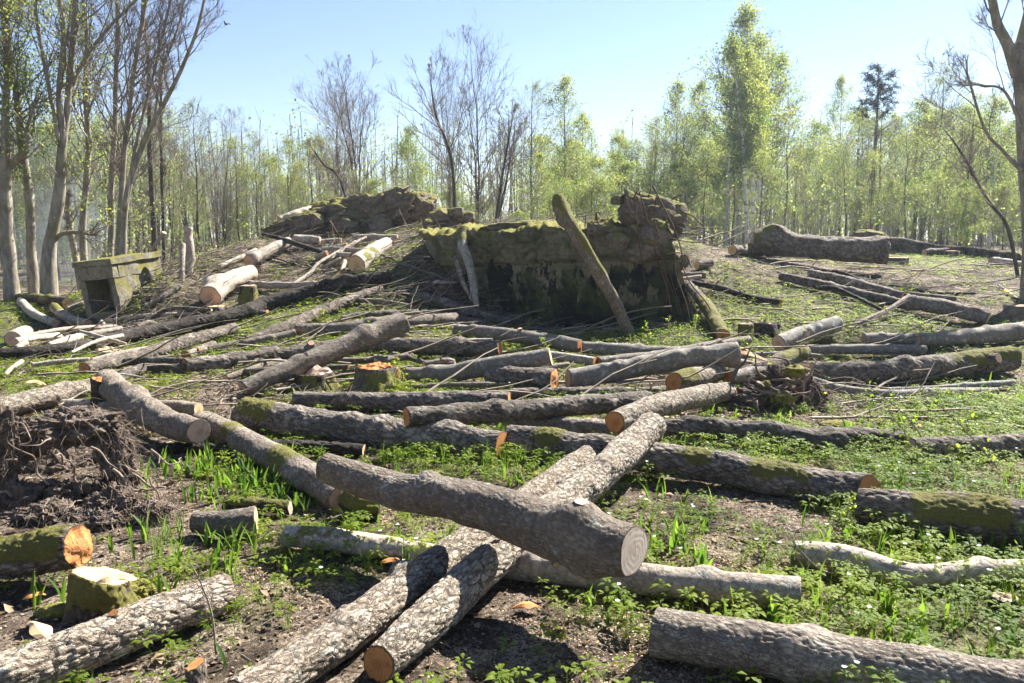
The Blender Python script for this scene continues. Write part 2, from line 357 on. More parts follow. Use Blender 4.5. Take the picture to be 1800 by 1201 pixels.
MAT['box'] = mossy('weathered_concrete', (.15, .13, .10), (.27, .24, .18), (.06, .052, .04), .02, .26, 2.0)
MAT['rootsoil'] = simple('clinging_root_soil', (.035, .026, .02), (.17, .13, .10), 9, .95, .06)
MAT['root'] = leafmat('torn_roots', (.08, .055, .04), (.30, .235, .18), (.05, .03, .02), (.1, .06, .04), .03, .9)
MAT['moss'] = simple('moss_cushion', (.06, .06, .013), (.27, .24, .06), 35, .95, .03)

def ground_material():
    N = NT('forest_soil'); tc = N.n('TexCoord').outputs['Object']
    n0 = N.noise(tc, .8, 4, .6); n1 = N.noise(tc, 3.1, 5, .65); n2 = N.noise(tc, 11, 6, .72); n3 = N.noise(tc, 55, 5, .8)
    wp = N.n('VectorMath', operation='MULTIPLY_ADD', i={0: N.n('TexNoise', i={'Vector': tc, 'Scale': 30.0, 'Detail': 3.0}).outputs['Color'], 1: (.05, .05, .05), 2: tc}).outputs[0]
    v = N.n('TexVoronoi', i={'Vector': wp, 'Scale': 38.0}); vc = N.n('SeparateColor', i={0: v.outputs['Color']}).outputs[0]
    v2 = N.n('TexVoronoi', i={'Vector': wp, 'Scale': 130.0}); vc2 = N.n('SeparateColor', i={0: v2.outputs['Color']}).outputs[0]
    humus = N.ramp(N.math('ADD', N.math('MULTIPLY', n1, .6), N.math('MULTIPLY', n0, .4)), [(.42, 1.0), (.56, .0)])       # bare black soil, free of litter
    c = N.mix(N.ramp(n2, [(.35, 0.0), (.65, 1.0)]), (.060, .042, .030), (.24, .18, .13))
    lit = N.math('MULTIPLY', N.ramp(N.math('ADD', vc, N.math('MULTIPLY', N.math('SUBTRACT', n1, .5), 1.2)), [(.5, 0.0), (.85, .8)]), N.math('SUBTRACT', 1.0, N.math('MULTIPLY', humus, .8)))
    c = N.mix(lit, c, N.mix(vc2, (.36, .25, .165), (.52, .44, .34)))
    c = N.mix(N.math('MULTIPLY', humus, .75), c, (.032, .023, .017))
    c = N.mix(N.math('MULTIPLY', N.ramp(vc2, [(.80, 0.0), (.97, .7)]), N.math('SUBTRACT', 1.0, humus)), c, (.50, .42, .33))
    c = N.mix(N.ramp(vc2, [(.05, .8), (.35, 0.0)]), c, (.03, .02, .014))
    g = N.attr('v'); gr = N.math('MULTIPLY', g, N.ramp(n3, [(.40, .0), (.6, .8)]), True)
    c = N.mix(gr, c, N.mix(n3, (.03, .055, .010), (.12, .16, .03)))
    h = N.math('ADD', N.math('MULTIPLY', n3, 1.0), N.math('MULTIPLY', vc, .5)); h = N.math('ADD', h, N.math('MULTIPLY', vc2, .3))
    return N.fin(c, .95, N.bump(h, .03), .12)
MAT['ground'] = ground_material()

# ---------------------------------------------------------------- green cover: where it grows thick and where the soil lies bare
GREEN = []
for (u, v, r, w) in [(1600, 1100, 1.1, .9), (1350, 950, .8, .1), (1750, 960, 1.0, .45), (1500, 810, 1.0, .45), (1700, 730, 1.5, .5), (1620, 820, 1.0, .5), (700, 970, .35, .5), (440, 830, .6, .75), (560, 985, .5, .5), (330, 850, .5, .4),
                     (600, 555, 2.2, 1.0), (300, 660, 1.5, .4), (450, 610, 1.6, .5), (1450, 520, 2.5, .3), (700, 540, 1.6, .5), (450, 480, 1.2, .5), (1350, 560, 1.8, .8), (1600, 590, 1.5, .4), (1700, 455, 3.2, .7), (60, 560, 2.6, .9), (130, 640, 1.2, .3), (1150, 600, 1.3, .9), (900, 620, 2.0, .6),
                     (820, 800, .6, .45), (1150, 840, .5, .3), (1050, 1020, .5, .45), (130, 520, 3, .5), (380, 420, 2, .4), (700, 690, 1.2, .35), (1300, 780, 1.0, .35),
                     (450, 1130, .6, -.05), (900, 1150, .6, -.38), (1150, 1080, .5, -.35), (1250, 900, .6, -.1), (1400, 740, .8, -.6), (380, 710, 1.2, -.55), (150, 850, .9, -.7), (740, 910, .5, -.35), (850, 500, 1.5, -.5), (1450, 470, 2.5, -.25), (620, 850, .3, -.2), (100, 730, 1.0, -.4)]:
    p = at(u, v); GREEN.append((p[0], p[1], r, w))
def green(x, y):
    x = np.atleast_1d(x); y = np.atleast_1d(y); P = xyz3(x, y)
    g = .30 + .65 * fbm(P * .55, 3, 31) + .85 * fbm(P * 2.4, 3, 41)
    for (a, b, r, w) in GREEN: g = g + w * np.exp(-((x - a) ** 2 + (y - b) ** 2) / (r * r))
    g = np.where(y > 24, np.maximum(g, .35 + .4 * fbm(P * .3, 2, 5)), g)
    return np.clip(g, 0, 1.2)

# ---------------------------------------------------------------- the ground
def build_ground():
    ys = [-8.0, -4.0, -1.5, 0.0, .8]; y = 1.3
    while y < 34: ys.append(y); y += .0062 * (y + 2.2)
    while y < 500: ys.append(y); y *= 1.07
    ys = np.array(ys); s = np.linspace(-1, 1, 460); q = .33 * s + .67 * s ** 3
    hw = 9 + 1.25 * np.maximum(ys, 0)
    X = hw[:, None] * q[None]; Y = ys[:, None] + 0 * X
    x = X.ravel(); y = Y.ravel(); z = Hn(x, y)
    far = y > 300; z[far] = 1.2
    n, m = X.shape; i = np.arange(n - 1)[:, None] * m + np.arange(m - 1)[None]; i = i.ravel()
    Q = np.stack([i, i + 1, i + m + 1, i + m], 1)
    me = mesh_np('ground', np.stack([x, y, z], 1), None, Q, [MAT['ground']], True, {'v': np.clip(green(x, y) - .25, 0, 1)})
    o = link('ground', me); tag(o, kind='structure')
build_ground()
# ---------------------------------------------------------------- felled logs
def catmull(P, m):
    P = np.asarray(P, float)
    if len(P) == 2: t = np.linspace(0, 1, m)[:, None]; return P[:1] * (1 - t) + P[1:] * t
    Q = np.concatenate([[2 * P[0] - P[1]], P, [2 * P[-1] - P[-2]]]); out = []
    n = len(P) - 1; T = np.linspace(0, n, m * 4)
    for t in T:
        i = min(int(t), n - 1); f = t - i; a, b, c, d = Q[i:i + 4]
        out.append(.5 * (2 * b + (c - a) * f + (2 * a - 5 * b + 4 * c - d) * f * f + (3 * b - a - 3 * c + d) * f ** 3))
    out = np.array(out); s = np.concatenate([[0], np.cumsum(np.linalg.norm(np.diff(out, axis=0), axis=1))])
    u = np.linspace(0, s[-1], m); return np.stack([np.interp(u, s, out[:, k]) for k in range(out.shape[1])], 1)
def frames(P):
    T = np.gradient(P, axis=0); T /= np.linalg.norm(T, axis=1)[:, None] + 1e-12
    N = np.zeros_like(P); r = np.array([0, 0, 1.0]) if abs(T[0, 2]) < .9 else np.array([0, 1.0, 0])
    v = r - T[0] * (r @ T[0]); N[0] = v / np.linalg.norm(v)
    for i in range(1, len(P)):
        v = N[i - 1] - T[i] * (N[i - 1] @ T[i]); N[i] = v / np.linalg.norm(v)
    return T, N, np.cross(T, N)
BARKP = {'scaly': (13, 34, .0055, .12), 'rough': (11, 38, .007, .2), 'grey': (20, 60, .003, .2), 'smooth': (24, 22, .0012, .1),
         'pale': (22, 26, .0015, .1), 'dark': (12, 36, .008, .2)}
def make_log_mesh(name, P, R, bark, seed=0, moss=(), knots=(), tilt=(0, 0, 0, 0), flare=(0, 0), spacing=None, matname=None, lumps=.05):
    """bark shell of a trunk along P, and the outlines of its two sawn ends"""
    L = np.linalg.norm(np.diff(P, axis=0), axis=1).sum(); mid = P[len(P) // 2]
    px = pxm(mid) * 1800 / 1024
    ds = spacing or max(px * 1.7, .006)
    m = int(np.clip(L / ds, 8, 420)); k = int(np.clip(2 * math.pi * max(R) / ds, 10, 130))
    PR = catmull(np.concatenate([P, np.asarray(R)[:, None]], 1), m); Pc = PR[:, :3]; Rr = np.maximum(PR[:, 3], .002)
    T, N, B = frames(Pc); s = np.linspace(0, L, m)
    if flare[0]: Rr = Rr * (1 + flare[0] * np.exp(-s / (.9 * Rr[0] + .05)))
    if flare[1]: Rr = Rr * (1 + flare[1] * np.exp(-(L - s) / (.9 * Rr[-1] + .05)))
    th = np.arange(k) / k * 2 * math.pi
    S = np.repeat(s, k); TH = np.tile(th, m); RR = np.repeat(Rr, k)
    rest = np.stack([S + seed * 3.7, RR * np.cos(TH), RR * np.sin(TH)], 1)
    sx, sy, amp, cw = BARKP[bark]
    if ds > .02: amp = amp * 1.3
    warp = rest + .02 * np.stack([noise(rest * 12, 1), noise(rest * 12, 2), noise(rest * 12, 3)], 1)
    w = worley(warp * np.array([sx, sy, sy]), seed)
    cr = sstep(0.0, cw * 1.6, w)
    rd = RR * (1 + lumps * 1.7 * noise(rest * np.array([1.6, 3, 3]) / .3, seed + 5) + lumps * .6 * noise(rest * np.array([6, 12, 12]), seed + 6))
    rd = rd + amp * (cr - .75) + amp * .6 * fbm(rest * 45, 2, seed)
    D = (np.repeat(N, k, 0) * np.cos(TH)[:, None] + np.repeat(B, k, 0) * np.sin(TH)[:, None])
    ms = np.zeros(len(S))
    for (a, b, g) in moss:
        t = S / L; ms = np.maximum(ms, g * sstep(a - .05, a + .02, t) * (1 - sstep(b - .02, b + .05, t)) * np.clip(.35 + D[:, 2] * 1.0, 0, 1))
    ms = ms * np.clip(.75 + .8 * noise(rest * 7, seed + 9), 0, 1)
    rd = rd + ms * (.010 + .010 * fbm(rest * 60, 2, 3)) * min(1, max(R) / .08)
    for (t0, dirv, size) in knots:
        kk = int(t0 * (m - 1)); dv = np.array(dirv, float); dv -= T[kk] * (dv @ T[kk]); dv /= np.linalg.norm(dv)
        ds_ = (S - s[kk]); ang = np.arccos(np.clip(D @ dv, -1, 1)) * RR
        q = np.sqrt(ds_ ** 2 + ang ** 2) / size; rd = rd + size * .55 * np.exp(-q * q) - size * .22 * np.exp(-(q / .35) ** 2)
    V = np.repeat(Pc, k, 0) + D * rd[:, None]
    # sawn ends lean a little: slide the last rings along the axis
    for (e, ta, tb) in ((0, tilt[0], tilt[1]), (1, tilt[2], tilt[3])):
        wgt = np.exp(-(S if e == 0 else L - S) / (R[0 if e == 0 else -1] * 1.2)); Ax = T[0] if e == 0 else T[-1]
        V = V + Ax[None] * (wgt * (ta * rd * np.cos(TH) + tb * rd * np.sin(TH)))[:, None]
    i = np.arange(m - 1)[:, None] * k; j = np.arange(k)[None]; j2 = (j + 1) % k
    Q = np.stack([i + j, i + j2, i + k + j2, i + k + j], -1).reshape(-1, 4)
    ends = []
    nv = len(V)
    for e in (0, 1):      # the ring of bark round the wood
        idx = np.arange(k) if e == 0 else np.arange(k) + (m - 1) * k
        ring = V[idx]; c = ring.mean(0); inn = c + (ring - c) * .93
        V = np.concatenate([V, inn]); rest = np.concatenate([rest, rest[idx] * .93]); cr = np.concatenate([cr, np.zeros(k)]); ms = np.concatenate([ms, ms[idx] * .3])
        j = np.arange(k); a = idx; b = nv + j; nv += k
        q = np.stack([a[(j + 1) % k], a, b, b[(j + 1) % k]], 1) if e == 0 else np.stack([a, a[(j + 1) % k], b[(j + 1) % k], b], 1)
        Q = np.concatenate([Q, q]); ends.append((c, inn, -T[0] if e == 0 else T[-1], N[0 if e == 0 else -1], B[0 if e == 0 else -1]))
    org = Pc.mean(0); org[2] = V[:, 2].min()
    me = mesh_np(name, V - org, None, Q, [MAT[matname or bark]], True, {'rest': rest, 'crack': cr, 'moss': ms})
    return me, org, ends, (Pc, T, Rr)
def cut_face(parent, org, end, mat, seed=0, name='cut_face', rough=0.0, scale=1.03):
    c, inn, nrm, N, B = end; k = len(inn); nr = 7; V = []; rest = []; vv = []
    rr = np.linalg.norm(inn - c, axis=1).mean(); sgn = seed * 1.37
    pith = c + (N * math.cos(sgn) + B * math.sin(sgn)) * rr * .18
    for q in range(nr):
        t = q / (nr - 1); ring = pith + (c - pith) * t + (inn - c) * t * scale
        if rough: ring = ring + nrm * (rough * .55 * rr * (1 - t ** 6) * (fbm(ring * 1.1 / rr + seed, 2, seed) * 1.6 + .18 * np.round(2 * fbm(ring * 3.5 / rr + seed, 2, seed + 3))))[:, None]
        ring = ring + nrm * .0015; V.append(ring); d = ring - pith
        rest.append(np.stack([np.full(k, seed * 1.1), d @ N, d @ B], 1)); vv.append(np.full(k, t))
    V = np.concatenate(V); i = np.arange(nr - 1)[:, None] * k; j = np.arange(k)[None]; j2 = (j + 1) % k
    Q = np.stack([i + j, i + j2, i + k + j2, i + k + j], -1).reshape(-1, 4)
    n0 = np.cross(V[Q[-1][1]] - V[Q[-1][0]], V[Q[-1][3]] - V[Q[-1][0]])
    if n0 @ nrm < 0: Q = Q[:, ::-1]
    me = mesh_np(name, V - org, None, Q, [MAT[mat]], False, {'rest': np.concatenate(rest), 'v': np.concatenate(vv)})
    return link(name, me, parent)
LOGI = [0]; LOGS = {}
def q_far(u, v): return v < 690
def place(pts, lift=(0, 0), mode='c', depth=None):
    n = len(pts); P = []; R = []
    lf = np.linspace(lift[0], lift[-1], n) if len(lift) == 2 else lift
    for q, (u, v, d) in enumerate(pts):
        if depth is not None: p = at_y(u, v, depth[q]); r = d / 2 * pxm(p)
        else:
            r = .1
            for _ in range(3): p = at(u, v, r + lf[q] + (.02 if q_far(u, v) else -.005)); r = d / 2 * pxm(p)
        P.append(p); R.append(r)
    P = np.array(P)
    if mode == 'c' and depth is None and n > 2:
        a, b = P[0], P[-1]; o = np.array([0, 0, CAMZ])
        for q in range(1, n - 1):
            d = ray(*pts[q][:2]); d /= np.linalg.norm(d); e = b - a; le = np.linalg.norm(e); e = e / le
            w0 = o - a; bb = d @ e; den = 1 - bb * bb
            if den < .02: continue
            t = (bb * (e @ w0) - (d @ w0)) / den; p = o + d * t; s = (p - a) @ e
            r = pts[q][2] / 2 * pxm(p)
            if p[2] < H(p[0], p[1])[0] + .9 * r: p = at(*pts[q][:2], .95 * r); r = pts[q][2] / 2 * pxm(p)
            P[q] = p; R[q] = r
    return P, R
def log(label, pts, bark='rough', ends=('w_cream', 'w_cream'), lift=(0, 0), mode='c', moss=(), knots=(), tilt=None, group=None,
        name='log', cat='log', flare=(0, 0), depth=None, stubs=(), rough=0.0, key=None, lumps=.062):
    LOGI[0] += 1; seed = LOGI[0]; rs = random.Random(seed)
    if len(pts[0]) == 2 or len(pts[0]) == 3:
        d = [p[2] if len(p) == 3 else None for p in pts]
        i0 = [q for q in range(len(pts)) if d[q] is not None]
        d = np.interp(range(len(pts)), i0, [d[q] for q in i0]); pts = [(p[0], p[1], dd) for p, dd in zip(pts, d)]
    P, R = place(pts, lift, mode, depth)
    Lw = np.linalg.norm(np.diff(P, axis=0), axis=1).sum(); knots = list(knots)
    if Lw > .7 and lumps < .1:      # every trunk has its branch collars
        for q in range(rs.randint(2, 5)): knots.append((rs.uniform(.08, .92), (rs.uniform(-1, 1), rs.uniform(-1, .4), rs.uniform(-.2, 1)), max(R) * rs.uniform(.3, .75)))
        if not stubs and rs.random() < .35 and ends[0] and pts[0][1] < 720:
            r_ = max(R) * rs.uniform(.25, .42); stubs = [(rs.uniform(.2, .85), (rs.uniform(-.6, .6), rs.uniform(-1, -.1), rs.uniform(.1, 1)), max(R) * rs.uniform(.15, .5), r_)]
    tilt = tilt or tuple(rs.uniform(-.16, .16) for _ in range(4))
    me, org, en, (Pc, T, Rr) = make_log_mesh('bark', P, R, bark, seed, moss, knots, tilt, flare, lumps=lumps)
    root = link(name, me, None, tuple(org)); tag(root, label, cat, group)
    for e in (0, 1):
        if ends[e]: cut_face(root, org, en[e], ends[e], seed + e * 50, rough=rough)
    for (t, dirv, ln, rad) in stubs:
        kk = int(t * (len(Pc) - 1)); dv = np.array(dirv, float); dv /= np.linalg.norm(dv); b = Pc[kk] + dv * Rr[kk] * .55
        sp = np.array([b, b + dv * (Rr[kk] * .5 + ln * .5), b + dv * (Rr[kk] * .5 + ln)])
        me2, o2, en2, _x = make_log_mesh('branch_stub', sp, [rad * 1.45, rad * 1.1, rad], bark, seed + 7, spacing=max(.007, pxm(b) * 2.4))
        me2.transform(Matrix.Translation(Vector(o2 - org)))
        so_ = link('branch_stub', me2, root); cut_face(so_, org, en2[1], ends[0] or ends[1] or 'w_grey', seed + 3)
    if key: LOGS[key] = (Pc, Rr)
    return root

# --- foreground
log('thick knotty grey-brown log lying across two scaly logs, pale sawn end at right',
    [(572, 822, 50), (700, 862, 66), (830, 884, 80), (950, 925, 88), (1040, 957, 100), (1114, 970, 90)], 'grey', ('w_grey', 'w_face'), (.30, .27), key='main',
    knots=[(.50, (-.2, -.8, .5), .05), (.90, (.2, -.7, -.7), .07), (.86, (0, 0, 1), .1), (.66, (0, -1, -.3), .05)], tilt=(.05, .1, .05, -.1), stubs=[(.86, (.1, -.1, 1), .05, .036), (.485, (-.25, -.85, .55), .025, .026), (.80, (.1, -.7, -.75), .03, .032)], lumps=.075)
log('left one of two long scaly logs lying side by side under the knotty log',
    [(420, 1235, 84), (600, 1118, 72), (740, 1015, 64), (850, 935, 56), (940, 872, 52), (1045, 797, 44)], 'scaly', ('w_cream', 'w_cream'), (0, 0.0), knots=[(.28, (-.5, -.6, .7), .05)], tilt=(0, 0, .3, -.4))
log('right one of two long scaly logs, its orange sawn end nearest the viewer',
    [(666, 1168, 64), (760, 1082, 74), (860, 990, 66), (910, 945, 64), (1000, 878, 62), (1070, 822, 58), (1146, 750, 50)], 'scaly', ('w_orange', 'w_orange'), (.0, .20), tilt=(.25, 0, 0, 0))
log('thick dark grey log lying along the bottom right corner, lump near its middle',
    [(1150, 1112, 88), (1300, 1135, 88), (1450, 1160, 92), (1700, 1200, 98), (1950, 1240, 100)], 'grey', ('w_grey', 'w_grey'), knots=[(.35, (-.1, -.4, .9), .06)], flare=(-.05, 0))
log('pale grey smooth log half hidden behind the sawn end of the knotty log',
    [(890, 992, 48), (1000, 1004, 52), (1150, 1020, 54), (1300, 1036, 56), (1405, 1044, 56)], 'pale', ('w_pink', 'w_pink'))
log('crooked pale log among anemone leaves at the lower right edge',
    [(1398, 972, 42), (1490, 982, 46), (1560, 1003, 46), (1620, 1012, 40), (1700, 1006, 38), (1850, 1000, 36)], 'pale', ('w_pink', 'w_pink'))
log('stout log with a thick yellow moss cushion on top at the right edge',
    [(1508, 892, 62), (1650, 905, 76), (1850, 922, 80)], 'rough', ('w_cream', 'w_cream'), moss=[(.3, .75, 1.0), (.85, 1, .4)])
log('long rough log with moss spots, its orange end facing the mossy cushioned log',
    [(895, 773, 50), (1050, 790, 52), (1200, 812, 56), (1350, 838, 60), (1460, 856, 62), (1530, 865, 62)], 'rough', ('w_cream', 'w_orange'), moss=[(.12, .17, .9), (.53, .6, .9), (.74, .86, .8)], tilt=(0, 0, -.2, -.5), lumps=.07)
log('wavy rough grey log behind the long mossy-spotted log, right of the crossing',
    [(1160, 754, 36), (1300, 757, 38), (1430, 774, 42), (1510, 772, 42), (1585, 776, 38)], 'rough', ('w_grey', 'w_grey'))
log('rough grey log end to end with the wavy log, reaching the right edge',
    [(1600, 790, 38), (1700, 786, 38), (1850, 778, 36)], 'rough', ('w_grey', 'w_grey'))
log('thick rough log with a mossy left end and a bright orange oval sawn end',
    [(428, 732, 62), (550, 745, 56), (650, 758, 54), (760, 770, 52), (882, 782, 52)], 'rough', ('w_cream', 'w_orange'), moss=[(0, .12, 1.0)], flare=(.08, 0))
log('straight rough log behind the mossy-ended thick log, orange cut at its right tip',
    [(517, 703, 30), (700, 707, 36), (895, 706, 38)], 'rough', ('w_cream', 'w_orange'), (0, .02))
log('rough silvery log with an orange left end, resting on the thick rough log',
    [(714, 734, 34), (850, 725, 38), (1000, 714, 36), (1140, 704, 34)], 'rough', ('w_orange', 'w_orange'), (.22, .10))
log('thin dark log just behind the silvery log, ending at the crossing log', [(895, 692, 20), (1030, 690, 20), (1180, 690, 18)], 'rough')
log('heavy scaly log pointing at the viewer with a round orange end, above the crossing',
    [(1080, 742, 38), (1150, 716, 42), (1215, 700, 40), (1278, 688, 32)], 'scaly', ('w_orange', 'w_orange'), (.16, .05), tilt=(0, 0, 0, 0))
log('lichen-spotted grey log passing beneath the round-ended scaly log', [(885, 742, 28), (980, 748, 32), (1075, 755, 34), (1165, 768, 30)], 'grey', ('w_grey', 'w_grey'))
log('long smooth grey log before the concrete wall, its right end raised and cut square', [(998, 666, 34), (1100, 650, 36), (1200, 630, 36), (1297, 618, 34)], 'smooth', ('w_grey', 'w_grey'), (0, .28))
log('smooth grey log behind the split stump, its cut end tipped up at the right', [(715, 658, 22), (800, 655, 32), (880, 640, 32), (968, 627, 30)], 'smooth', ('w_grey', 'w_cream'), (.0, .22))
log('pale lichened log jutting up to the right over the others', [(426, 682, 26), (520, 645, 34), (620, 602, 38), (706, 567, 40)], 'grey', ('w_grey', 'w_cream'), (0, .38))
log('short log with a broad jagged orange cut between the two smooth grey logs', [(860, 660, 34), (920, 664, 38), (975, 670, 40)], 'rough', ('w_grey', 'w_orange'), rough=.35, flare=(0, .15))
log('grey log lying level behind the jutting pale log, cut square at the right', [(520, 580, 20), (600, 578, 22), (650, 572, 24), (720, 567, 24), (800, 562, 24)], 'grey', ('w_grey', 'w_cream'))
log('short thin log end poking out behind the square-cut grey log', [(690, 590, 16), (710, 590, 16), (713, 594, 16)], 'grey')
log('small brown log lying behind the square-cut log near the slope', [(740, 550, 12), (770, 553, 12), (815, 562, 12), (860, 568, 12)], 'rough', ('w_orange', 'w_orange'))
log('smooth brown log curving down in front of the wall, left of its two segments', [(803, 580, 22), (900, 590, 24), (1020, 608, 24)], 'smooth', ('w_cream', 'w_orange'))
log('smooth brown log segment butting against the curved one in front of the wall', [(1023, 611, 22), (1100, 616, 22), (1170, 617, 16), (1212, 614, 12)], 'smooth', ('w_orange', 'w_grey'))
log('thin pale birch log in the grass with a reddish tip, below the curved log', [(965, 624, 16), (1000, 629, 16), (1046, 636, 17)], 'pale', ('w_cream', 'w_orange'))
log('thin smooth pole continuing right from the thin birch log', [(1050, 635, 16), (1150, 625, 16), (1230, 612, 18), (1316, 598, 16)], 'smooth', ('w_orange', 'w_orange'), (0, .05))
log('dark rough log behind the split stump, cut square above the smooth tipped-up log', [(640, 607, 26), (760, 610, 30), (879, 614, 32)], 'rough', ('w_cream', 'w_orange'))
log('rough brown log left of the jutting pale log with a reddish left end', [(485, 626, 22), (540, 617, 28), (640, 606, 28)], 'rough', ('w_pink', 'w_cream'), (.04, 0))
log('dark rough log running left from under the reddish-ended one', [(325, 643, 26), (400, 635, 26), (490, 620, 22)], 'rough', ('w_orange', 'w_orange'))
log('thin pale-tipped log on the bare soil, left of the jutting log', [(396, 664, 10), (430, 655, 14), (492, 636, 16)], 'grey', ('w_cream', 'w_cream'))
log('rough log pointing up the slope with a reddish sawn end, above the snag', [(148, 649, 24), (200, 638, 26), (250, 626, 26), (330, 600, 24), (412, 578, 20)], 'rough', ('w_orange', 'w_orange'), mode='c', knots=[(.6, (0, -1, .2), .03)])
log('very long dark log sweeping from the left edge up the slope',
    [(-40, 625, 22), (60, 620, 22), (150, 608, 24), (230, 590, 27), (300, 578, 29), (420, 553, 28), (470, 535, 28), (560, 508, 26), (620, 496, 24), (687, 484, 18)], 'dark', ('w_orange', 'w_orange'), mode='g')
log('grey rough log below the very long dark log with a round reddish end', [(433, 600, 17), (500, 577, 22), (560, 550, 22), (610, 530, 20), (670, 507, 13)], 'rough', ('w_orange', 'w_orange'), mode='g')
log('slim grey log lying between the reddish round-ended log and the level grey log', [(365, 614, 12), (420, 605, 15), (480, 596, 16), (520, 586, 17)], 'grey', ('w_orange', 'w_orange'))
log('short orange-ended log lying just below the rough log above the snag', [(208, 666, 18), (228, 657, 20), (250, 649, 20)], 'rough', ('w_orange', 'w_orange'))
log('dark log stretching right from the short orange-ended log', [(252, 648, 18), (300, 648, 18), (330, 647, 18)], 'rough', ('w_orange', 'w_orange'))
log('small round orange log end showing behind the dark rough log', [(326, 626, 18), (345, 619, 16), (375, 606, 15)], 'rough', ('w_orange', 'w_orange'))
log('scaly grey log at the left edge with an orange branch scar', [(-30, 726, 40), (60, 703, 38), (100, 693, 36), (158, 680, 30)], 'scaly', ('w_orange', 'w_orange'), stubs=[(.62, (.2, -.9, .2), .03, .03)])
log('big lichened log lying between the dark snag and the pale ribbed cut face', [(188, 675, 44), (225, 703, 48), (275, 733, 50), (310, 748, 48), (350, 758, 44)], 'grey', ('w_pink', 'w_pink'), (.10, .12), flare=(.2, 0))
log('pale log behind the big lichened log with a round cream sawn end', [(110, 712, 20), (200, 713, 20), (280, 714, 22), (349, 720, 25)], 'pale', ('w_cream', 'w_cream'), (0, .05))
log('long bending grey log with a pink sawn end under the knotty log tip',
    [(358, 743, 42), (430, 778, 48), (500, 815, 52), (560, 850, 52), (600, 876, 50)], 'grey', ('w_pink', 'w_pink'), moss=[(.25, .32, .6), (.62, .72, .7)])
log('rotten dark moss-grown log end beneath the left tip of the knotty log', [(616, 880, 44), (640, 890, 50), (662, 893, 40)], 'dark', ('w_grey', 'w_grey'), moss=[(0, 1, 1)], rough=.6)
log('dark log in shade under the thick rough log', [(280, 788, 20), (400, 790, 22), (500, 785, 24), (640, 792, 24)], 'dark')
log('short log with a brown-stained round end on the green patch', [(345, 918, 38), (395, 921, 44), (450, 914, 52)], 'grey', ('w_cream', 'w_cream'), tilt=(0, 0, 0, 0))
log('rotting mottled log that runs in under the twin scaly logs from the left', [(503, 942, 36), (580, 948, 40), (680, 962, 40), (800, 978, 32)], 'pale', ('w_grey', 'w_grey'), moss=[(.1, .3, .5)], lumps=.1)
log('big pale scaly log in the bottom left corner', [(-60, 1212, 92), (60, 1170, 88), (200, 1115, 80), (300, 1075, 72), (398, 1040, 62)], 'scaly', ('w_orange', 'w_grey'), stubs=[(.56, (-.2, -.5, .8), .02, .018)], rough=.3)
log('green moss-covered log at the left edge with a notched bright cut', [(-60, 985, 66), (30, 978, 72), (90, 970, 76), (138, 962, 76)], 'rough', ('w_cream', 'w_orange'), moss=[(0, .95, 1.1)], rough=.35, lift=(0, .08))
log('short moss-backed log lying under bark strips beside the cream-brown log', [(395, 890, 20), (440, 888, 22), (510, 893, 24)], 'dark', ('w_grey', 'w_grey'), moss=[(0, 1, .5)])
log('upright log chunk with a bright orange slanting cut at the bottom edge', [(348, 1215, 34), (345, 1185, 36), (343, 1168, 34)], 'rough', ('w_orange', 'w_orange'), depth=(2.80, 2.82, 2.84), tilt=(0, 0, .8, 0))
# --- upper left
log('mossy dark log in the hollow by the standing trees, cream round end', [(30, 522, 12), (70, 526, 17), (118, 532, 18)], 'dark', ('w_cream', 'w_cream'), moss=[(0, .8, .9)])
log('bent smooth log left of the concrete box, going down to the pile', [(36, 530, 14), (60, 552, 15), (97, 568, 14)], 'pale', ('w_pink', 'w_pink'), (0, .1))
log('dark short log with a mossy upper end next to the concrete box', [(95, 541, 16), (118, 558, 16), (156, 570, 15)], 'pale', ('w_pink', 'w_pink'), moss=[(0, .25, 1)])
log('stubby brown log with a broad round end, far left in the pile', [(22, 596, 26), (35, 588, 24), (48, 583, 22)], 'pale', ('w_pink', 'w_pink'))
log('thin pale pole lying over the stubby brown log', [(26, 600, 11), (60, 594, 12), (104, 590, 11)], 'pale', ('w_cream', 'w_cream'), (.1, .02))
log('thin birch pole at the foot of the stubby brown log', [(28, 613, 11), (45, 602, 11)], 'pale', ('w_cream', 'w_cream'), (.03, .08))
log('peeled cream pole on the long dark log', [(85, 607, 10), (110, 600, 13), (142, 592, 12)], 'pale', ('w_cream', 'w_cream'), (.05, .05))
log('blue-grey pole sloping down beside the bent smooth log', [(104, 566, 9), (95, 578, 9), (84, 586, 9)], 'smooth', ('w_cream', 'w_cream'), (.05, 0))
log('small log with a pale end between the mossy log and the concrete box', [(118, 545, 10), (130, 540, 9), (148, 533, 9)], 'pale', ('w_cream', 'w_cream'))
log('pale forked log on the slope with a big round sawn end facing the viewer', [(369, 522, 38), (385, 505, 37), (405, 494, 32), (441, 479, 27)], 'pale', ('w_pink', 'w_pink'), (.06, .05), flare=(.0, 0), tilt=(0, 0, 0, 0), stubs=[(.35, (-.9, .2, .4), .04, .05)])
log('pale straight log above the forked one, sawn end facing down the slope', [(437, 460, 21), (470, 443, 22), (507, 426, 19)], 'pale', ('w_pink', 'w_pink'), tilt=(0, 0, 0, 0), lift=(.03, .03))
log('slim pole lying left of the pale straight log', [(384, 470, 8), (420, 455, 10), (450, 440, 9)], 'pale')
log('pale log lying on top of the rubble ridge', [(491, 389, 17), (530, 373, 15), (583, 361, 11)], 'pale', ('w_pink', 'w_pink'), depth=(20.4, 20.8, 21.6), tilt=(0, 0, 0, 0))
log('short round-ended log below the rubble ridge, left of the stick heap', [(518, 421, 18), (540, 421, 16), (563, 422, 12)], 'pale', ('w_pink', 'w_pink'), (.05, .05))
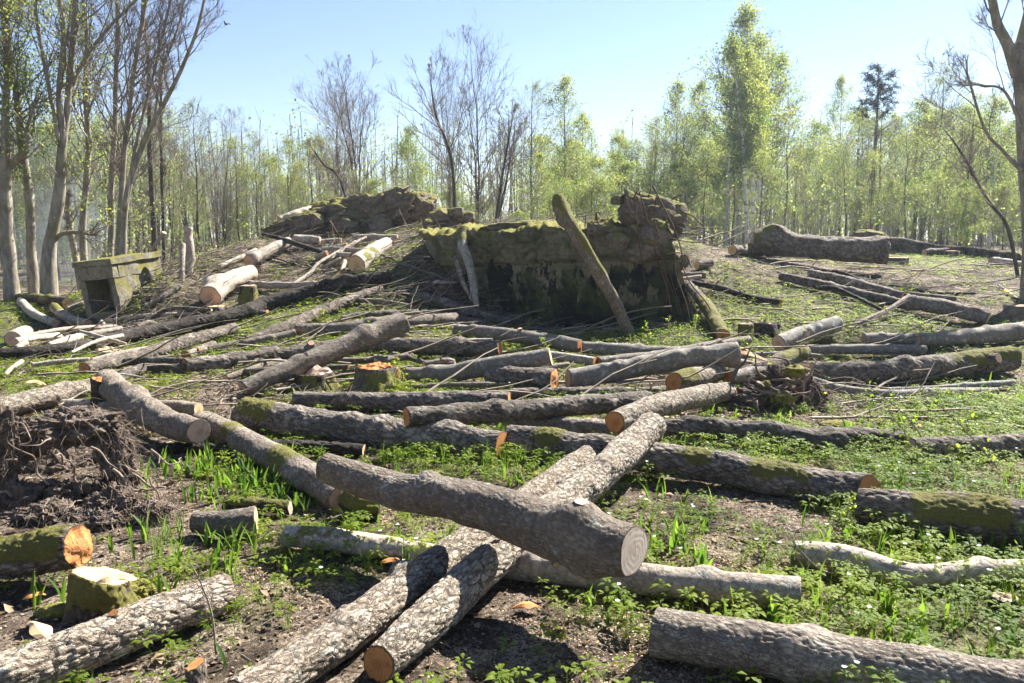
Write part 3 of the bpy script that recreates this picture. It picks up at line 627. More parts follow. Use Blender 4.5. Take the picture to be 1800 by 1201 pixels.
log('slim pale pole right of the short round-ended log', [(555, 426, 9), (580, 424, 9), (600, 422, 8)], 'pale')
log('thick yellowish moss-streaked log at the stick heap with a broad cut end', [(626, 465, 33), (648, 448, 29), (679, 428, 22)], 'pale', ('w_cream', 'w_cream'), moss=[(.1, .45, .7)], tilt=(0, 0, 0, 0))
log('pale log with a pointed tip lying behind the thick yellowish log', [(622, 418, 11), (650, 418, 12), (699, 417, 9)], 'pale', ('w_pink', 'w_pink'), (.1, .02))
log('dark bowed branch lying over the pale straight log', [(462, 412, 6), (490, 419, 8), (530, 432, 9), (582, 448, 9)], 'dark', lift=(.2, .05), cat='branch', name='branch')
log('long bare pole lying level across the green slope', [(418, 495, 10), (450, 500, 13), (500, 502, 12), (570, 499, 10), (606, 497, 8)], 'pale', cat='pole', name='pole')
log('forked bare branch sloping over the stick heap', [(515, 500, 6), (543, 482, 7), (560, 463, 6), (600, 440, 6), (643, 417, 5)], 'pale', lift=(0, .15), cat='branch', name='branch')
log('second bare branch beside the forked one on the stick heap', [(583, 456, 5), (600, 443, 6), (625, 425, 6)], 'pale', lift=(.1, .2), cat='branch', name='branch')
log('tall pale log standing upright on the slope right of the concrete box', [(332, 485, 10), (333, 470, 13), (333, 440, 17), (331, 418, 16), (332, 399, 12)], 'pale', ('w_orange', 'w_cream'), depth=(16.7, 16.7, 16.75, 16.8, 16.8), name='upright_log')
log('slender white birch log leaning beside the upright pale log', [(319, 510, 9), (320, 470, 9), (322, 430, 9)], 'pale', ('w_cream', 'w_cream'), depth=(16.1, 16.2, 16.5), name='upright_log')
log('thin cut stem leaning out behind the roof of the concrete box', [(266, 443, 6), (277, 425, 7), (289, 409, 8)], 'pale', ('w_cream', 'w_cream'), depth=(17.6, 17.6, 17.6), cat='pole', name='pole')
log('brown pole leaning along the right foot of the concrete box', [(253, 543, 10), (285, 523, 11), (316, 503, 11)], 'rough', cat='pole', name='pole')
log('thin brushwood pole over the very long dark log, left half', [(125, 620, 5), (170, 600, 7), (215, 590, 7)], 'pale', lift=(.1, .15), cat='pole', name='pole')
log('curving brown branch from the concrete box to the forked pale log', [(195, 578, 8), (250, 570, 9), (300, 543, 8), (372, 545, 6)], 'rough', lift=(.05, .12), cat='branch', name='branch')
log('short sawn piece among brushwood below the concrete box', [(185, 575, 9), (178, 566, 9)], 'pale', ('w_cream', 'w_cream'), (.03, .1))
log('reddish sawn piece lying on the very long dark log', [(274, 570, 10), (262, 567, 10), (240, 575, 9)], 'rough', ('w_orange', 'w_orange'), (.1, .1))
log('bundle pole with a round end left of the forked pale log', [(212, 577, 8), (170, 585, 9), (100, 597, 9)], 'smooth', ('w_cream', 'w_cream'), (.1, .05), cat='pole', name='pole')
log('dead curved bare branch across the very long dark log near the left', [(140, 582, 5), (175, 592, 7), (222, 605, 5)], 'pale', lift=(.25, .1), cat='branch', name='branch')
log('small bleached stick standing at the left edge in the grass', [(8, 660, 7), (20, 648, 8), (38, 636, 9)], 'pale', cat='stick', name='stick')
log('log lying in front of the wall foot, sloping down to the right', [(724, 519, 15), (770, 529, 18), (820, 546, 18), (895, 568, 15)], 'rough', ('w_grey', 'w_grey'))
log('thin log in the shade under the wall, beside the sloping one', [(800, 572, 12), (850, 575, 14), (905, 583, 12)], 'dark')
log('bare pole in the brushwood slipping down left of the wall', [(672, 448, 5), (720, 468, 6), (795, 494, 5)], 'rough', lift=(.06, .06), cat='pole', name='pole')
# small stick heap
for (a, b, d, t) in [((556, 452), (575, 445), 9, 'short thick pinkish piece at the left of the stick heap'), ((571, 470), (600, 455), 7, 'thin pale piece poking out low from the stick heap'),
                     ((601, 478), (606, 460), 8, 'small round orange-ended piece at the foot of the thick yellowish log'), ((590, 447), (618, 449), 9, 'stout short piece wedged against the thick yellowish log'),
                     ((560, 440), (610, 430), 6, 'long thin stick lying across the top of the heap'), ((575, 436), (640, 440), 6, 'pale stick reaching over to the thick yellowish log')]:
    log(t, [(a[0], a[1], d), (b[0], b[1], d)], 'pale', ('w_orange', 'w_orange'), (.08, .14), name='cut_branch', cat='branch')
# --- right slope
log('small moss-topped log poking out left of the huge old log', [(1287, 440, 18), (1310, 440, 18), (1345, 440, 20)], 'rough', ('w_cream', 'w_cream'), moss=[(.4, 1, .8)])
log('long brown pole of the bundle on the right slope, its left end chipped', [(1373, 486, 15), (1430, 498, 17), (1500, 515, 18), (1560, 528, 18), (1600, 538, 16)], 'rough', ('w_cream', 'w_cream'))
log('thick pale log at the lower end of the bundle on the right slope', [(1590, 534, 24), (1640, 537, 27), (1690, 547, 26), (1737, 561, 21)], 'grey', ('w_cream', 'w_pink'))
log('brown log on top of the bundle on the right slope', [(1424, 481, 15), (1480, 492, 18), (1530, 506, 18), (1588, 520, 14)], 'rough', lift=(.08, .06))
log('thin bent dark branch over the bundle of poles', [(1430, 474, 5), (1480, 480, 7), (1530, 500, 7), (1615, 526, 6)], 'dark', lift=(.15, .1), cat='branch', name='branch')
log('dark arched branch in front of the bundle of poles', [(1433, 506, 6), (1465, 506, 8), (1500, 520, 7), (1550, 545, 5)], 'dark', lift=(.05, .05), cat='branch', name='branch')
log('thin dead branch lying behind the bundle towards the right tree', [(1545, 500, 5), (1600, 507, 6), (1640, 515, 6), (1715, 516, 4)], 'dark', cat='branch', name='branch')
log('knobbly stick crossing the lower end of the bundle', [(1492, 577, 6), (1530, 558, 8), (1560, 545, 8), (1598, 521, 9)], 'grey', lift=(.0, .2), cat='stick', name='stick')
log('pale pole lying just behind the thick log of the bundle', [(1600, 517, 9), (1640, 522, 10), (1680, 526, 10)], 'grey', ('w_cream', 'w_cream'), cat='pole', name='pole')
log('grey log with a torn orange wound, round pale end facing left', [(1368, 604, 27), (1400, 590, 28), (1425, 583, 28), (1470, 570, 28)], 'smooth', ('w_pink', 'w_pink'), tilt=(0, 0, 0, 0), lift=(.05, .05))
log('short grey log in front of the right edge log, round end on its left', [(1518, 596, 20), (1560, 596, 20), (1612, 597, 20)], 'smooth', ('w_pink', 'w_pink'))
log('long grey log rising off the right edge with a round cream end', [(1612, 597, 22), (1680, 594, 28), (1740, 588, 30), (1850, 576, 34)], 'smooth', ('w_pink', 'w_pink'), (.02, 0))
log('slim smooth log lying level below the short grey log', [(1418, 614, 17), (1520, 614, 18), (1625, 616, 18)], 'smooth')
log('heavy furrowed log with a mossy cap at its right end', [(1425, 652, 30), (1500, 654, 36), (1560, 654, 40), (1640, 647, 44), (1700, 640, 44), (1778, 631, 44)], 'rough', ('w_cream', 'w_pink'), moss=[(.68, 1, 1.0)])
log('thin grey log curving below the heavy furrowed log', [(1425, 666, 10), (1480, 684, 16), (1560, 694, 18), (1650, 691, 19), (1752, 690, 18)], 'smooth')
log('thin pole lying behind the curving thin log', [(1555, 686, 9), (1640, 682, 9), (1700, 678, 11), (1782, 673, 12)], 'smooth', cat='pole', name='pole')
log('moss-coated log pointing at the viewer below the rebar chunk', [(1270, 590, 24), (1255, 560, 25), (1235, 530, 20), (1208, 498, 14)], 'rough', ('w_orange', 'w_orange'), moss=[(0, .6, 1.0)], tilt=(0, 0, 0, 0))
log('dark log with bark torn to orange at its right end', [(1215, 496, 9), (1270, 508, 12), (1320, 524, 13), (1373, 533, 13)], 'dark', ('w_orange', 'w_orange'))
log('short log with a red round end right of the rebar chunk', [(1190, 482, 10), (1215, 484, 12), (1241, 484, 13)], 'rough', ('w_orange', 'w_orange'))
log('thin log piece lying under the red-ended one', [(1180, 492, 7), (1210, 490, 9), (1232, 487, 9)], 'pale')
log('short pale block of log on the crest left of the huge old log', [(1250, 462, 16), (1240, 464, 16), (1225, 467, 14)], 'grey', ('w_cream', 'w_cream'), tilt=(0, 0, 0, 0))
log('gnarled mossy log with a round orange end behind the thick crossing log', [(1186, 674, 32), (1215, 667, 34), (1260, 655, 32)], 'scaly', ('w_orange', 'w_orange'), (.08, .05), moss=[(0, .35, 1.1)], tilt=(0, 0, 0, 0), lumps=.16)
log('short log with a round orange end just left of the torn root clump', [(1280, 663, 27), (1300, 660, 27), (1350, 654, 26)], 'smooth', ('w_orange', 'w_orange'), (.05, .02), tilt=(0, 0, 0, 0))
log('mossy-topped log rising behind the torn root clump', [(1310, 650, 24), (1360, 640, 27), (1412, 620, 26)], 'grey', ('w_cream', 'w_cream'), (.05, .05), moss=[(.55, 1, 1)])
log('log split open to bright yellow wood under the smooth raised log', [(1255, 636, 16), (1300, 640, 18), (1345, 648, 16)], 'pale', ('w_cream', 'w_cream'), (.06, .02))
log('brownish log at the far right of the clearing beyond the slope', [(1625, 444, 12), (1655, 442, 13), (1684, 441, 12)], 'rough', ('w_pink', 'w_pink'), (0, .02))
log('small pointed log lying far back at the foot of the right tree', [(1742, 460, 14), (1770, 461, 12), (1795, 464, 8)], 'pale', ('w_pink', 'w_pink'))
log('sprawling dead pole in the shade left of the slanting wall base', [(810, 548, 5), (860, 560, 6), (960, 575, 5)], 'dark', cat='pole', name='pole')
for (a, b, c, d, t) in [((560, 632), (630, 634), (718, 627), 12, 'slim log with a tan end resting on the split stump'), ((660, 634), (715, 628), (722, 622), 11, 'dark bent piece behind the split stump'),
                        ((745, 640), (780, 634), (798, 636), 10, 'thin round-ended pole right of the split stump'), ((690, 622), (760, 640), (800, 640), 9, 'thin pole sinking into the green behind the split stump')]:
    log(t, [(a[0], a[1], d), (b[0], b[1], d), (c[0], c[1], d)], 'grey', ('w_cream', 'w_cream'), (.10, .08), name='pole', cat='pole')

for (pts, bk, lab) in [([(215, 636, 12), (270, 634, 14), (338, 636, 12)], 'rough', 'thin dark pole behind the short orange-ended log'), ([(520, 642, 9), (560, 646, 10), (612, 645, 9)], 'grey', 'slim grey pole on the soil left of the bright split stump'),
  ([(890, 656, 9), (940, 650, 10), (1000, 640, 9)], 'smooth', 'slim pole under the cut end of the tipped-up smooth log'), ([(715, 598, 9), (790, 600, 10), (866, 599, 9)], 'pale', 'pale pole lying just behind the dark square-cut log'),
  ([(55, 642, 8), (100, 636, 9), (158, 632, 8)], 'pale', 'pale pole below the very long dark log at the left'), ([(318, 566, 8), (400, 560, 9), (470, 548, 8)], 'rough', 'thin brown pole lying along the upper side of the very long dark log'),
  ([(430, 652, 10), (490, 650, 11), (545, 648, 9)], 'rough', 'rough brown pole passing under the jutting pale log'), ([(1105, 648, 8), (1170, 654, 9), (1248, 650, 9)], 'pale', 'thin pale pole behind the gnarled mossy log'),
  ([(590, 528, 8), (660, 530, 9), (725, 538, 7)], 'grey', 'grey pole lying on the green slope left of the wall foot log'), ([(180, 566, 7), (250, 556, 8), (335, 552, 7)], 'pale', 'pale pole stretched out below the opening of the concrete box'),
  ([(45, 590, 7), (120, 578, 8), (205, 574, 7)], 'pale', 'long thin pale pole over the left pile of short logs'), ([(600, 560, 9), (650, 552, 10), (735, 548, 9)], 'rough', 'brown pole above the level grey square-cut log'),
  ([(160, 634, 9), (210, 622, 10), (262, 612, 9)], 'pale', 'pale pole squeezed between the long dark log and the rough log'), ([(905, 676, 8), (800, 676, 9), (725, 680, 8)], 'grey', 'thin grey pole in front of the tipped-up smooth log'),
  ([(1300, 626, 9), (1380, 622, 9), (1440, 626, 8)], 'smooth', 'thin smooth pole in front of the log with the torn wound')]:
    log(lab, pts, bk, ('w_cream', 'w_orange'), (.03, .05), name='pole', cat='pole')

# the huge old log
P, R = place([(1322, 428, 36), (1345, 424, 48), (1365, 426, 50), (1400, 433, 43), (1480, 438, 42), (1530, 440, 46), (1560, 441, 50)], depth=(17.3, 17.2, 17.1, 17.0, 16.8, 16.7, 16.6))
me, org, en, (Pc, T, Rr) = make_log_mesh('bark', P, R, 'dark', 91, [(0, .15, .9), (.9, 1, .4)], [(.18, (0, -.3, 1), .16), (.1, (0, -1, .2), .14), (.35, (0, -1, .5), .09), (.6, (0, -1, .6), .08)], (.3, .2, 0, 0), (.1, .05), lumps=.06, matname='rough')
big = link('old_log', me, None, tuple(org)); tag(big, 'huge weathered old log on the right crest, mossy at its left end', 'log')
for e in (0, 1): cut_face(big, org, en[e], 'w_grey', 91 + e, rough=.3)

# ---------------------------------------------------------------- stumps
def stump(label, u, vb, wpx, hpx, bark='rough', face='w_orange', lean=(0, 0), moss=(), rough=.2, flare=.35, name='stump', tiltv=(0, 0), seed=None):
    b = at(u, vb); s = pxm(b); h = hpx * s; r = wpx / 2 * s; b = b + np.array([0, r * .8, 0]); b[2] = H(b[0], b[1])[0]
    sd_ = seed or int(u * 7 + vb)
    P = np.array([b + [0, 0, -.12], b + [lean[0] * .5, lean[1] * .5, h * .5], b + [lean[0], lean[1], h]])
    n0 = int(np.clip(2 * math.pi * r / (s * 1.76 * 1.7), 16, 110))
    me, org, en, (Pc, T, Rr) = make_log_mesh('bark', P, [r * 1.05, r, r * .95], bark, sd_, [(a, b, g * 2.2) for a, b, g in moss], (), (0, 0, tiltv[0], tiltv[1]), (flare, 0), spacing=2 * math.pi * r / n0, lumps=.13)
    k = n0; V = np.zeros(len(me.vertices) * 3); me.vertices.foreach_get('co', V); V = V.reshape(-1, 3)      # root buttresses
    th = np.arctan2(V[:, 1] - (b[1] - org[1]), V[:, 0] - (b[0] - org[0])); f = np.clip(1 - (V[:, 2] - .08) / (h * .7 + .01), 0, 1)
    a = 1 + .28 * f * np.cos(th * 5 + sd_) ** 2; V[:, 0] = (V[:, 0] - (b[0] - org[0])) * a + (b[0] - org[0]); V[:, 1] = (V[:, 1] - (b[1] - org[1])) * a + (b[1] - org[1])
    me.vertices.foreach_set('co', V.ravel()); me.update()
    o = link(name, me, None, tuple(org)); tag(o, label, 'stump')
    cut_face(o, org, en[1], face, sd_ % 40, rough=rough); return o
stump('broad stump with bright split orange top and mossy sides amid the logs', 655, 690, 66, 40, moss=[(0, .9, .7)], rough=.6)
stump('dark ragged stump left of the bright split stump', 545, 690, 60, 30, 'dark', 'w_grey', moss=[(0, 1, .6)], rough=.8)
stump('wedge-shaped piece of stump with an orange face by the tipped-up smooth log', 697, 678, 20, 20, face='w_orange', tiltv=(1.0, .4), rough=.3, flare=.1)
stump('small mossy stump on the slope under the long bare pole', 434, 545, 30, 40, 'dark', 'w_grey', moss=[(0, 1, .8)], rough=.5)
stump('low stump under the round end of the forked pale log', 377, 556, 34, 14, 'rough', 'w_cream')
stump('foreground stump with a slanting cream cut and yellow moss down its right side', 168, 1082, 92, 58, 'dark', 'w_cream', moss=[(0, 1, 1.1)], rough=.35, tiltv=(-.25, .35))
stump('dark hollow stump behind the grey log with the torn wound', 1352, 592, 40, 20, 'dark', 'w_grey', rough=.8, moss=[(0, 1, .3)])
stump('mossy rotten stump left of the hollow one, by the moss-coated log', 1313, 596, 24, 24, 'dark', 'w_grey', rough=.8, moss=[(0, 1, 1)])
stump('flat sawn stump disc at the right end of the huge old log', 1582, 466, 36, 12, 'rough', 'w_cream', rough=.1, flare=.1)
stump('stump with a white sawn top cut off by the right edge', 1796, 565, 40, 24, 'grey', 'w_cream', rough=.15)
stump('low brown stump far right, behind the slope', 1681, 452, 28, 10, 'rough', 'w_orange', rough=.1, flare=.1)
stump('weathered grey stump in the shade left of the wall', 780, 532, 44, 26, 'dark', 'w_grey', rough=.5, flare=.5)
stump('stump tilted among the pale birch sticks left of the snag', 102, 664, 26, 5, 'pale', 'w_cream', rough=.3)
stump('flat pale cut stump behind the rough log above the snag', 178, 627, 44, 8, 'pale', 'w_cream', rough=.5)
stump('small brown stump half sunk at the right bottom among anemones', 1775, 1078, 46, 20, 'dark', 'w_grey', rough=.6)
# the dark snag
o = log('dark broken snag standing up at the upper end of the big lichened log', [(170, 738, 26), (172, 705, 26), (176, 668, 28)], 'dark', ('w_grey', 'w_orange'), depth=(7.35, 7.35, 7.35), name='snag', cat='snag', rough=.8, lumps=.2)
# splinters of sawn wood
def splinter(label, u, v, ln, w, yaw, mat='w_orange', lift=.02, pitch=.1, name='wood_splinter'):
    p = at(u, v, lift); n = 14; t = np.linspace(-1, 1, n); V = []
    for q in t:
        hw = w * (1 - abs(q) ** 2.5) * (.8 + .3 * math.sin(q * 5 + u)) + .002; th_ = w * .32 * (1 - abs(q) ** 2) + .002
        for (a, b) in ((-1, 0), (-.3, 1), (.5, .8), (1, 0), (.3, -.7), (-.5, -.6)): V.append((q * ln / 2, a * hw, b * th_ + .12 * ln * (1 - q * q)))
    V = np.array(V); k = 6; i = np.arange(n - 1)[:, None] * k; j = np.arange(k)[None]; j2 = (j + 1) % k
    Q = np.stack([i + j, i + j2, i + k + j2, i + k + j], -1).reshape(-1, 4)
    V[:, 2] += .003 * noise(V * 40, 3)
    me = mesh_np('wood', V, None, Q, [MAT[mat]], False, {'rest': V * 1.0, 'v': np.full(len(V), .6)})
    o = link(name, me, None, tuple(p)); o.rotation_euler = (0, pitch, yaw); return tag(o, label, 'wood splinter')
splinter('curved yellow slab of split wood lying in the bottom left grass', 70, 1118, .26, .035, -.7, 'w_cream', .05)
splinter('long orange splinter under the slanting-cut stump', 205, 1022, .16, .05, .5, 'w_cream', .2)
splinter('reddish bark flake in the shade beside the twin scaly logs', 925, 1070, .14, .03, .3, 'w_orange')
splinter('orange chip where the knotty log crosses the twin logs', 880, 938, .06, .015, .6, 'w_orange', .25)
splinter('rusty bark flake below the knotty log crossing', 690, 990, .12, .035, .1, 'w_orange')
splinter('bright orange sliver on the torn part of the grey log', 1425, 584, .32, .07, .4, 'w_orange', .18)
splinter('broken pale board below the smooth raised log', 1290, 618, .5, .06, .15, 'w_cream', .06)
splinter('yellow split slab by the torn root clump', 1300, 634, .75, .10, -.2, 'w_cream', .24)
splinter('pale slab of wood behind the left edge log', 60, 677, .26, .07, .1, 'w_cream', .04)
splinter('cream chip beside the notched mossy log', 60, 1050, .10, .03, .9, 'w_orange')
# ---------------------------------------------------------------- broken concrete and stone
def ico(sub):
    import bmesh
    bm = bmesh.new(); bmesh.ops.create_icosphere(bm, subdivisions=sub, radius=1.0)
    V = np.array([v.co[:] for v in bm.verts]); T = np.array([[v.index for v in f.verts] for f in bm.faces]); bm.free(); return V, T
ICO = {k: ico(k) for k in (2, 3, 4, 5, 6)}
def chunk(seed, size, sub=4, planes=14, rough=.06, nscale=3.0):
    V, T = ICO[sub]; rs = np.random.RandomState(seed); N = rs.normal(size=(planes, 3)); N /= np.linalg.norm(N, axis=1)[:, None]
    N = np.concatenate([N, np.eye(3), -np.eye(3)]); D = np.concatenate([rs.uniform(.72, 1.0, planes), np.full(6, .95)])
    d = V @ N.T; r = np.where(d > .05, D[None] / np.maximum(d, .05), 9).min(1); r = np.minimum(r, 1.45)
    P = V * r[:, None]; P = P * (1 + rough * 2.0 * fbm(P * nscale * .5 + seed, 3, seed) + rough * fbm(P * nscale * 2 + seed, 3, seed + 2))[:, None]
    w = worley(P * nscale * .7 + seed, seed); P = P * (1 - rough * 1.1 * (1 - sstep(0, .22, w)))[:, None]
    return P * np.asarray(size), T
def boulder(label, u, v, wpx, hpx, y, depthk=1.0, mat='rubble', seed=1, sub=4, name='concrete_chunk', cat='concrete chunk', rot=0, tilt=(0, 0), group=None, parent=None, rough=.07, ns=3):
    c = at_y(u, v, y); s = pxm(c); P, T = chunk(seed, (wpx * s / 2, wpx * s / 2 * depthk, hpx * s / 2), sub, rough=rough, nscale=ns)
    M_ = (Matrix.Rotation(rot, 3, 'Z') @ Matrix.Rotation(tilt[1], 3, 'Y') @ Matrix.Rotation(tilt[0], 3, 'X')); P = P @ np.array(M_).T
    me = mesh_np(name, P, T, None, [MAT[mat]], True, {})
    o = link(name, me, None, tuple(c)); tag(o, label, cat, group); return o
# rubble ridge at the top of the mound
boulder('long broken concrete slab with a yellow mossy top, the biggest on the ridge', 640, 388, 200, 92, 20.8, .8, seed=3, sub=6, tilt=(0, -.14), name='concrete_slab', rough=.12, ns=5, mat='rubble')
boulder('low dark tapering slab at the left foot of the ridge', 525, 402, 150, 56, 20.4, .6, seed=5, sub=5, tilt=(0, -.20), name='concrete_slab', rough=.12, ns=5)
boulder('blocky concrete lump with a moss cap at the right end of the ridge', 738, 364, 64, 60, 20.6, 1, seed=8, sub=5, tilt=(0, .12), rough=.09, ns=4)
boulder('rounded mossy slab bulging on the top of the ridge', 684, 352, 66, 26, 20.9, 1.2, seed=12, sub=5, tilt=(0, -.2))
boulder('dark stone jutting under the mossy ridge slab', 612, 398, 50, 36, 20.0, 1, seed=15, sub=5)
boulder('rounded reddish stone in the face of the ridge', 668, 396, 44, 40, 19.9, 1, seed=17, sub=5)
boulder('small dark stone below the ridge slab near its left end', 556, 390, 34, 30, 20.0, 1, seed=19)
boulder('flat mossy stone on the left shoulder of the ridge', 590, 366, 60, 20, 20.6, 1.2, seed=21, tilt=(0, -.25))
for q, (u, v, w, h) in enumerate([(772, 378, 38, 26), (800, 376, 32, 22), (818, 384, 34, 26), (790, 392, 40, 26), (822, 398, 26, 20), (757, 396, 34, 24), (765, 410, 26, 18), (808, 404, 30, 18)]):
    boulder(['small mossy stone at the left of the tumbled stones', 'rounded mossy stone on top of the tumbled stones', 'grey stone in the middle of the tumbled stones', 'half-buried stone in the tumbled stones',
             'stone at the right foot of the tumbled stones', 'squarish stone next to the moss-capped concrete lump', 'low stone under the squarish one', 'flat stone just above the wall corner'][q],
            u, v, w, h, 18.2 + .1 * q, 1, seed=30 + q, sub=4, name='stone', cat='stone', group='tumbled stones between the ridge and the wall')
# steel strip in front of the ridge
mb = MB(); mb.tube([at_y(580, 388, 19.2), at_y(597, 418, 19.0)], [.035, .03], 4); rail = mb.build('steel_bar', [MAT['rust']], loc=at_y(590, 410, 19.0)); tag(rail, 'dark rusty steel bar leaning against the rubble ridge', 'steel bar')

# the great leaning wall fragment
def wall():
    B0 = at_y(868, 596, 14.0); B1 = at_y(1232, 588, 12.1); T0 = at_y(742, 418, 14.7); T1 = at_y(1178, 392, 11.9)
    B0 = B0 + (0, 0, -.25); B1 = B1 + (0, 0, -.2)
    nu, nv = 260, 110; U, Vv = np.meshgrid(np.linspace(0, 1, nu), np.linspace(0, 1, nv))
    F0 = (B0[None, None] * (1 - U[..., None]) + B1 * U[..., None]) * (1 - Vv[..., None]) + (T0 * (1 - U[..., None]) + T1 * U[..., None]) * Vv[..., None]
    nrm = np.cross(B1 - B0, T0 - B0); nrm /= np.linalg.norm(nrm)
    if nrm[1] > 0: nrm = -nrm
    P = F0.reshape(-1, 3); u = U.ravel(); v = Vv.ravel()
    ridge = sstep(.70, .76, v + .02 * noise(P * 1.5, 4)); rg = fbm(P * 1.6, 4, 9); fine = fbm(P * 7, 3, 10)
    blk = sstep(0, .25, worley(P * np.array([2.2, 2.2, 3.0]) + .3 * noise(P * 3, 12)[:, None], 13)); blk2 = sstep(0, .2, worley(P * 5.5, 14))
    off = .012 * fbm(P * 3, 3, 2) + .004 * fine + ridge * (.02 + .05 * rg + .07 * blk + .025 * blk2 + .015 * fine) - .03 * (1 - sstep(0, .03, np.abs(v - .73)))
    seam = (1 - sstep(0, .012, np.abs(u - .30 - .02 * noise(P * 2, 6)))); off = off - .05 * seam
    off = off - .03 * sstep(0, .02, u - .80) * (v < .72) + .05 * sstep(.80, .815, u) * (v < .7)
    P = P + nrm * off[:, None]
    top = v > .9; P[:, 2] += np.where(top, (v - .9) * 10 * (.16 * fbm(np.stack([u * 14, u * 0, u * 0], 1), 4, 3) + .02), 0)
    depth = np.array([.25, 1.9, .0])
    rows = [P.reshape(nv, nu, 3)]; G = rows[0]; nb = 26
    tops = np.stack([G[-1] + depth * t + np.array([0, 0, 1]) * (.06 * noise(G[-1] * 3 + t * 3, 7) + .06 * noise((G[-1] + depth * t) * 7, 8) + .03 * noise((G[-1] + depth * t) * 18, 9) + .05 * math.sin(min(1, t * 3) * 1.57))[:, None] for t in np.linspace(0, 1, nb)[1:]])
    back = np.stack([tops[-1] * (1 - t) + (G[0] + depth) * t for t in np.linspace(0, 1, 12)[1:]])
    A_ = np.concatenate([G, tops, back]); n, m = A_.shape[:2]; V = A_.reshape(-1, 3)
    i = (np.arange(n - 1)[:, None] * m + np.arange(m - 1)[None]).ravel(); Q = np.stack([i, i + 1, i + m + 1, i + m], 1)
    # end caps: a grid between the front edge and the back edge so the broken ends have relief
    tri = []; ex = []; base = len(V)
    for side in (0, m - 1):
        fe = np.concatenate([G[:, 0 if side == 0 else -1]]); be = np.concatenate([back[::-1, 0 if side == 0 else -1], tops[-1:, 0 if side == 0 else -1]])
        be = np.stack([np.interp(np.linspace(0, 1, nv), np.linspace(0, 1, len(be)), be[:, k]) for k in range(3)], 1)
        g = np.stack([fe * (1 - t) + be * t for t in np.linspace(0, 1, 24)], 1)
        x = g.reshape(-1, 3); inner = np.tile(np.sin(np.linspace(0, 1, 24) * math.pi), nv)
        x[:, 0] += inner * (.05 * fbm(x * 2.2, 4, 20)) * (1 if side else -1); ex.append((x, base)); base += len(x)
    QQ = [Q]
    for q, (x, b) in enumerate(ex):
        i = (np.arange(nv - 1)[:, None] * 24 + np.arange(23)[None]).ravel() + b; q_ = np.stack([i, i + 1, i + 25, i + 24], 1)
        QQ.append(q_ if q == 1 else q_[:, ::-1])
    V = np.concatenate([V] + [x for x, _ in ex]); org = np.array([(B0[0] + B1[0]) / 2, 12.5, .4])
    me = mesh_np('concrete_wall', V - org, None, np.concatenate(QQ), [MAT['wall']], True, {})
    o = link('concrete_wall', me, None, tuple(org)); tag(o, 'huge leaning concrete wall fragment with flaking black tar streaks and a mossy broken top', 'concrete wall')
    return o
WALL = wall()
boulder('jagged overhanging concrete lump bristling with rebar on the right end of the wall', 1146, 386, 128, 84, 12.6, .9, seed=44, sub=6, rough=.055, ns=3, name='rebar_chunk', tilt=(0, .22), mat='rubble')
boulder('pear-shaped mossy concrete lump hanging below the rebar chunk', 1152, 412, 56, 56, 12.05, .8, seed=47, sub=5, tilt=(0, .4), name='concrete_lump')
boulder('small square concrete lump at the upper left of the rebar chunk', 1086, 352, 26, 18, 12.4, 1, seed=49, name='concrete_lump')
boulder('broken stone on top of the wall right of the leaning mossy trunk', 1052, 400, 50, 36, 12.6, 1, seed=51, sub=5, name='stone', cat='stone')
boulder('stone lodged in the rough top of the wall under the rebar chunk', 1090, 424, 46, 34, 12.1, .7, seed=53, sub=5, name='stone', cat='stone')
boulder('ragged piece of wall crumbling below the rebar chunk', 1132, 440, 90, 50, 12.2, .6, seed=55, sub=5, name='concrete_lump', rough=.07)
boulder('mossy hump on the wall top left of the leaning mossy trunk', 905, 402, 130, 22, 14.3, .8, seed=57, sub=5, name='concrete_lump')
boulder('mossy shoulder at the upper left corner of the wall', 795, 424, 90, 34, 15.1, .7, seed=59, sub=5, name='concrete_lump', tilt=(0, -.12))
boulder('clod of concrete hanging on wires right of the wall', 1202, 461, 22, 30, 12.3, 1, seed=61, name='concrete_lump')
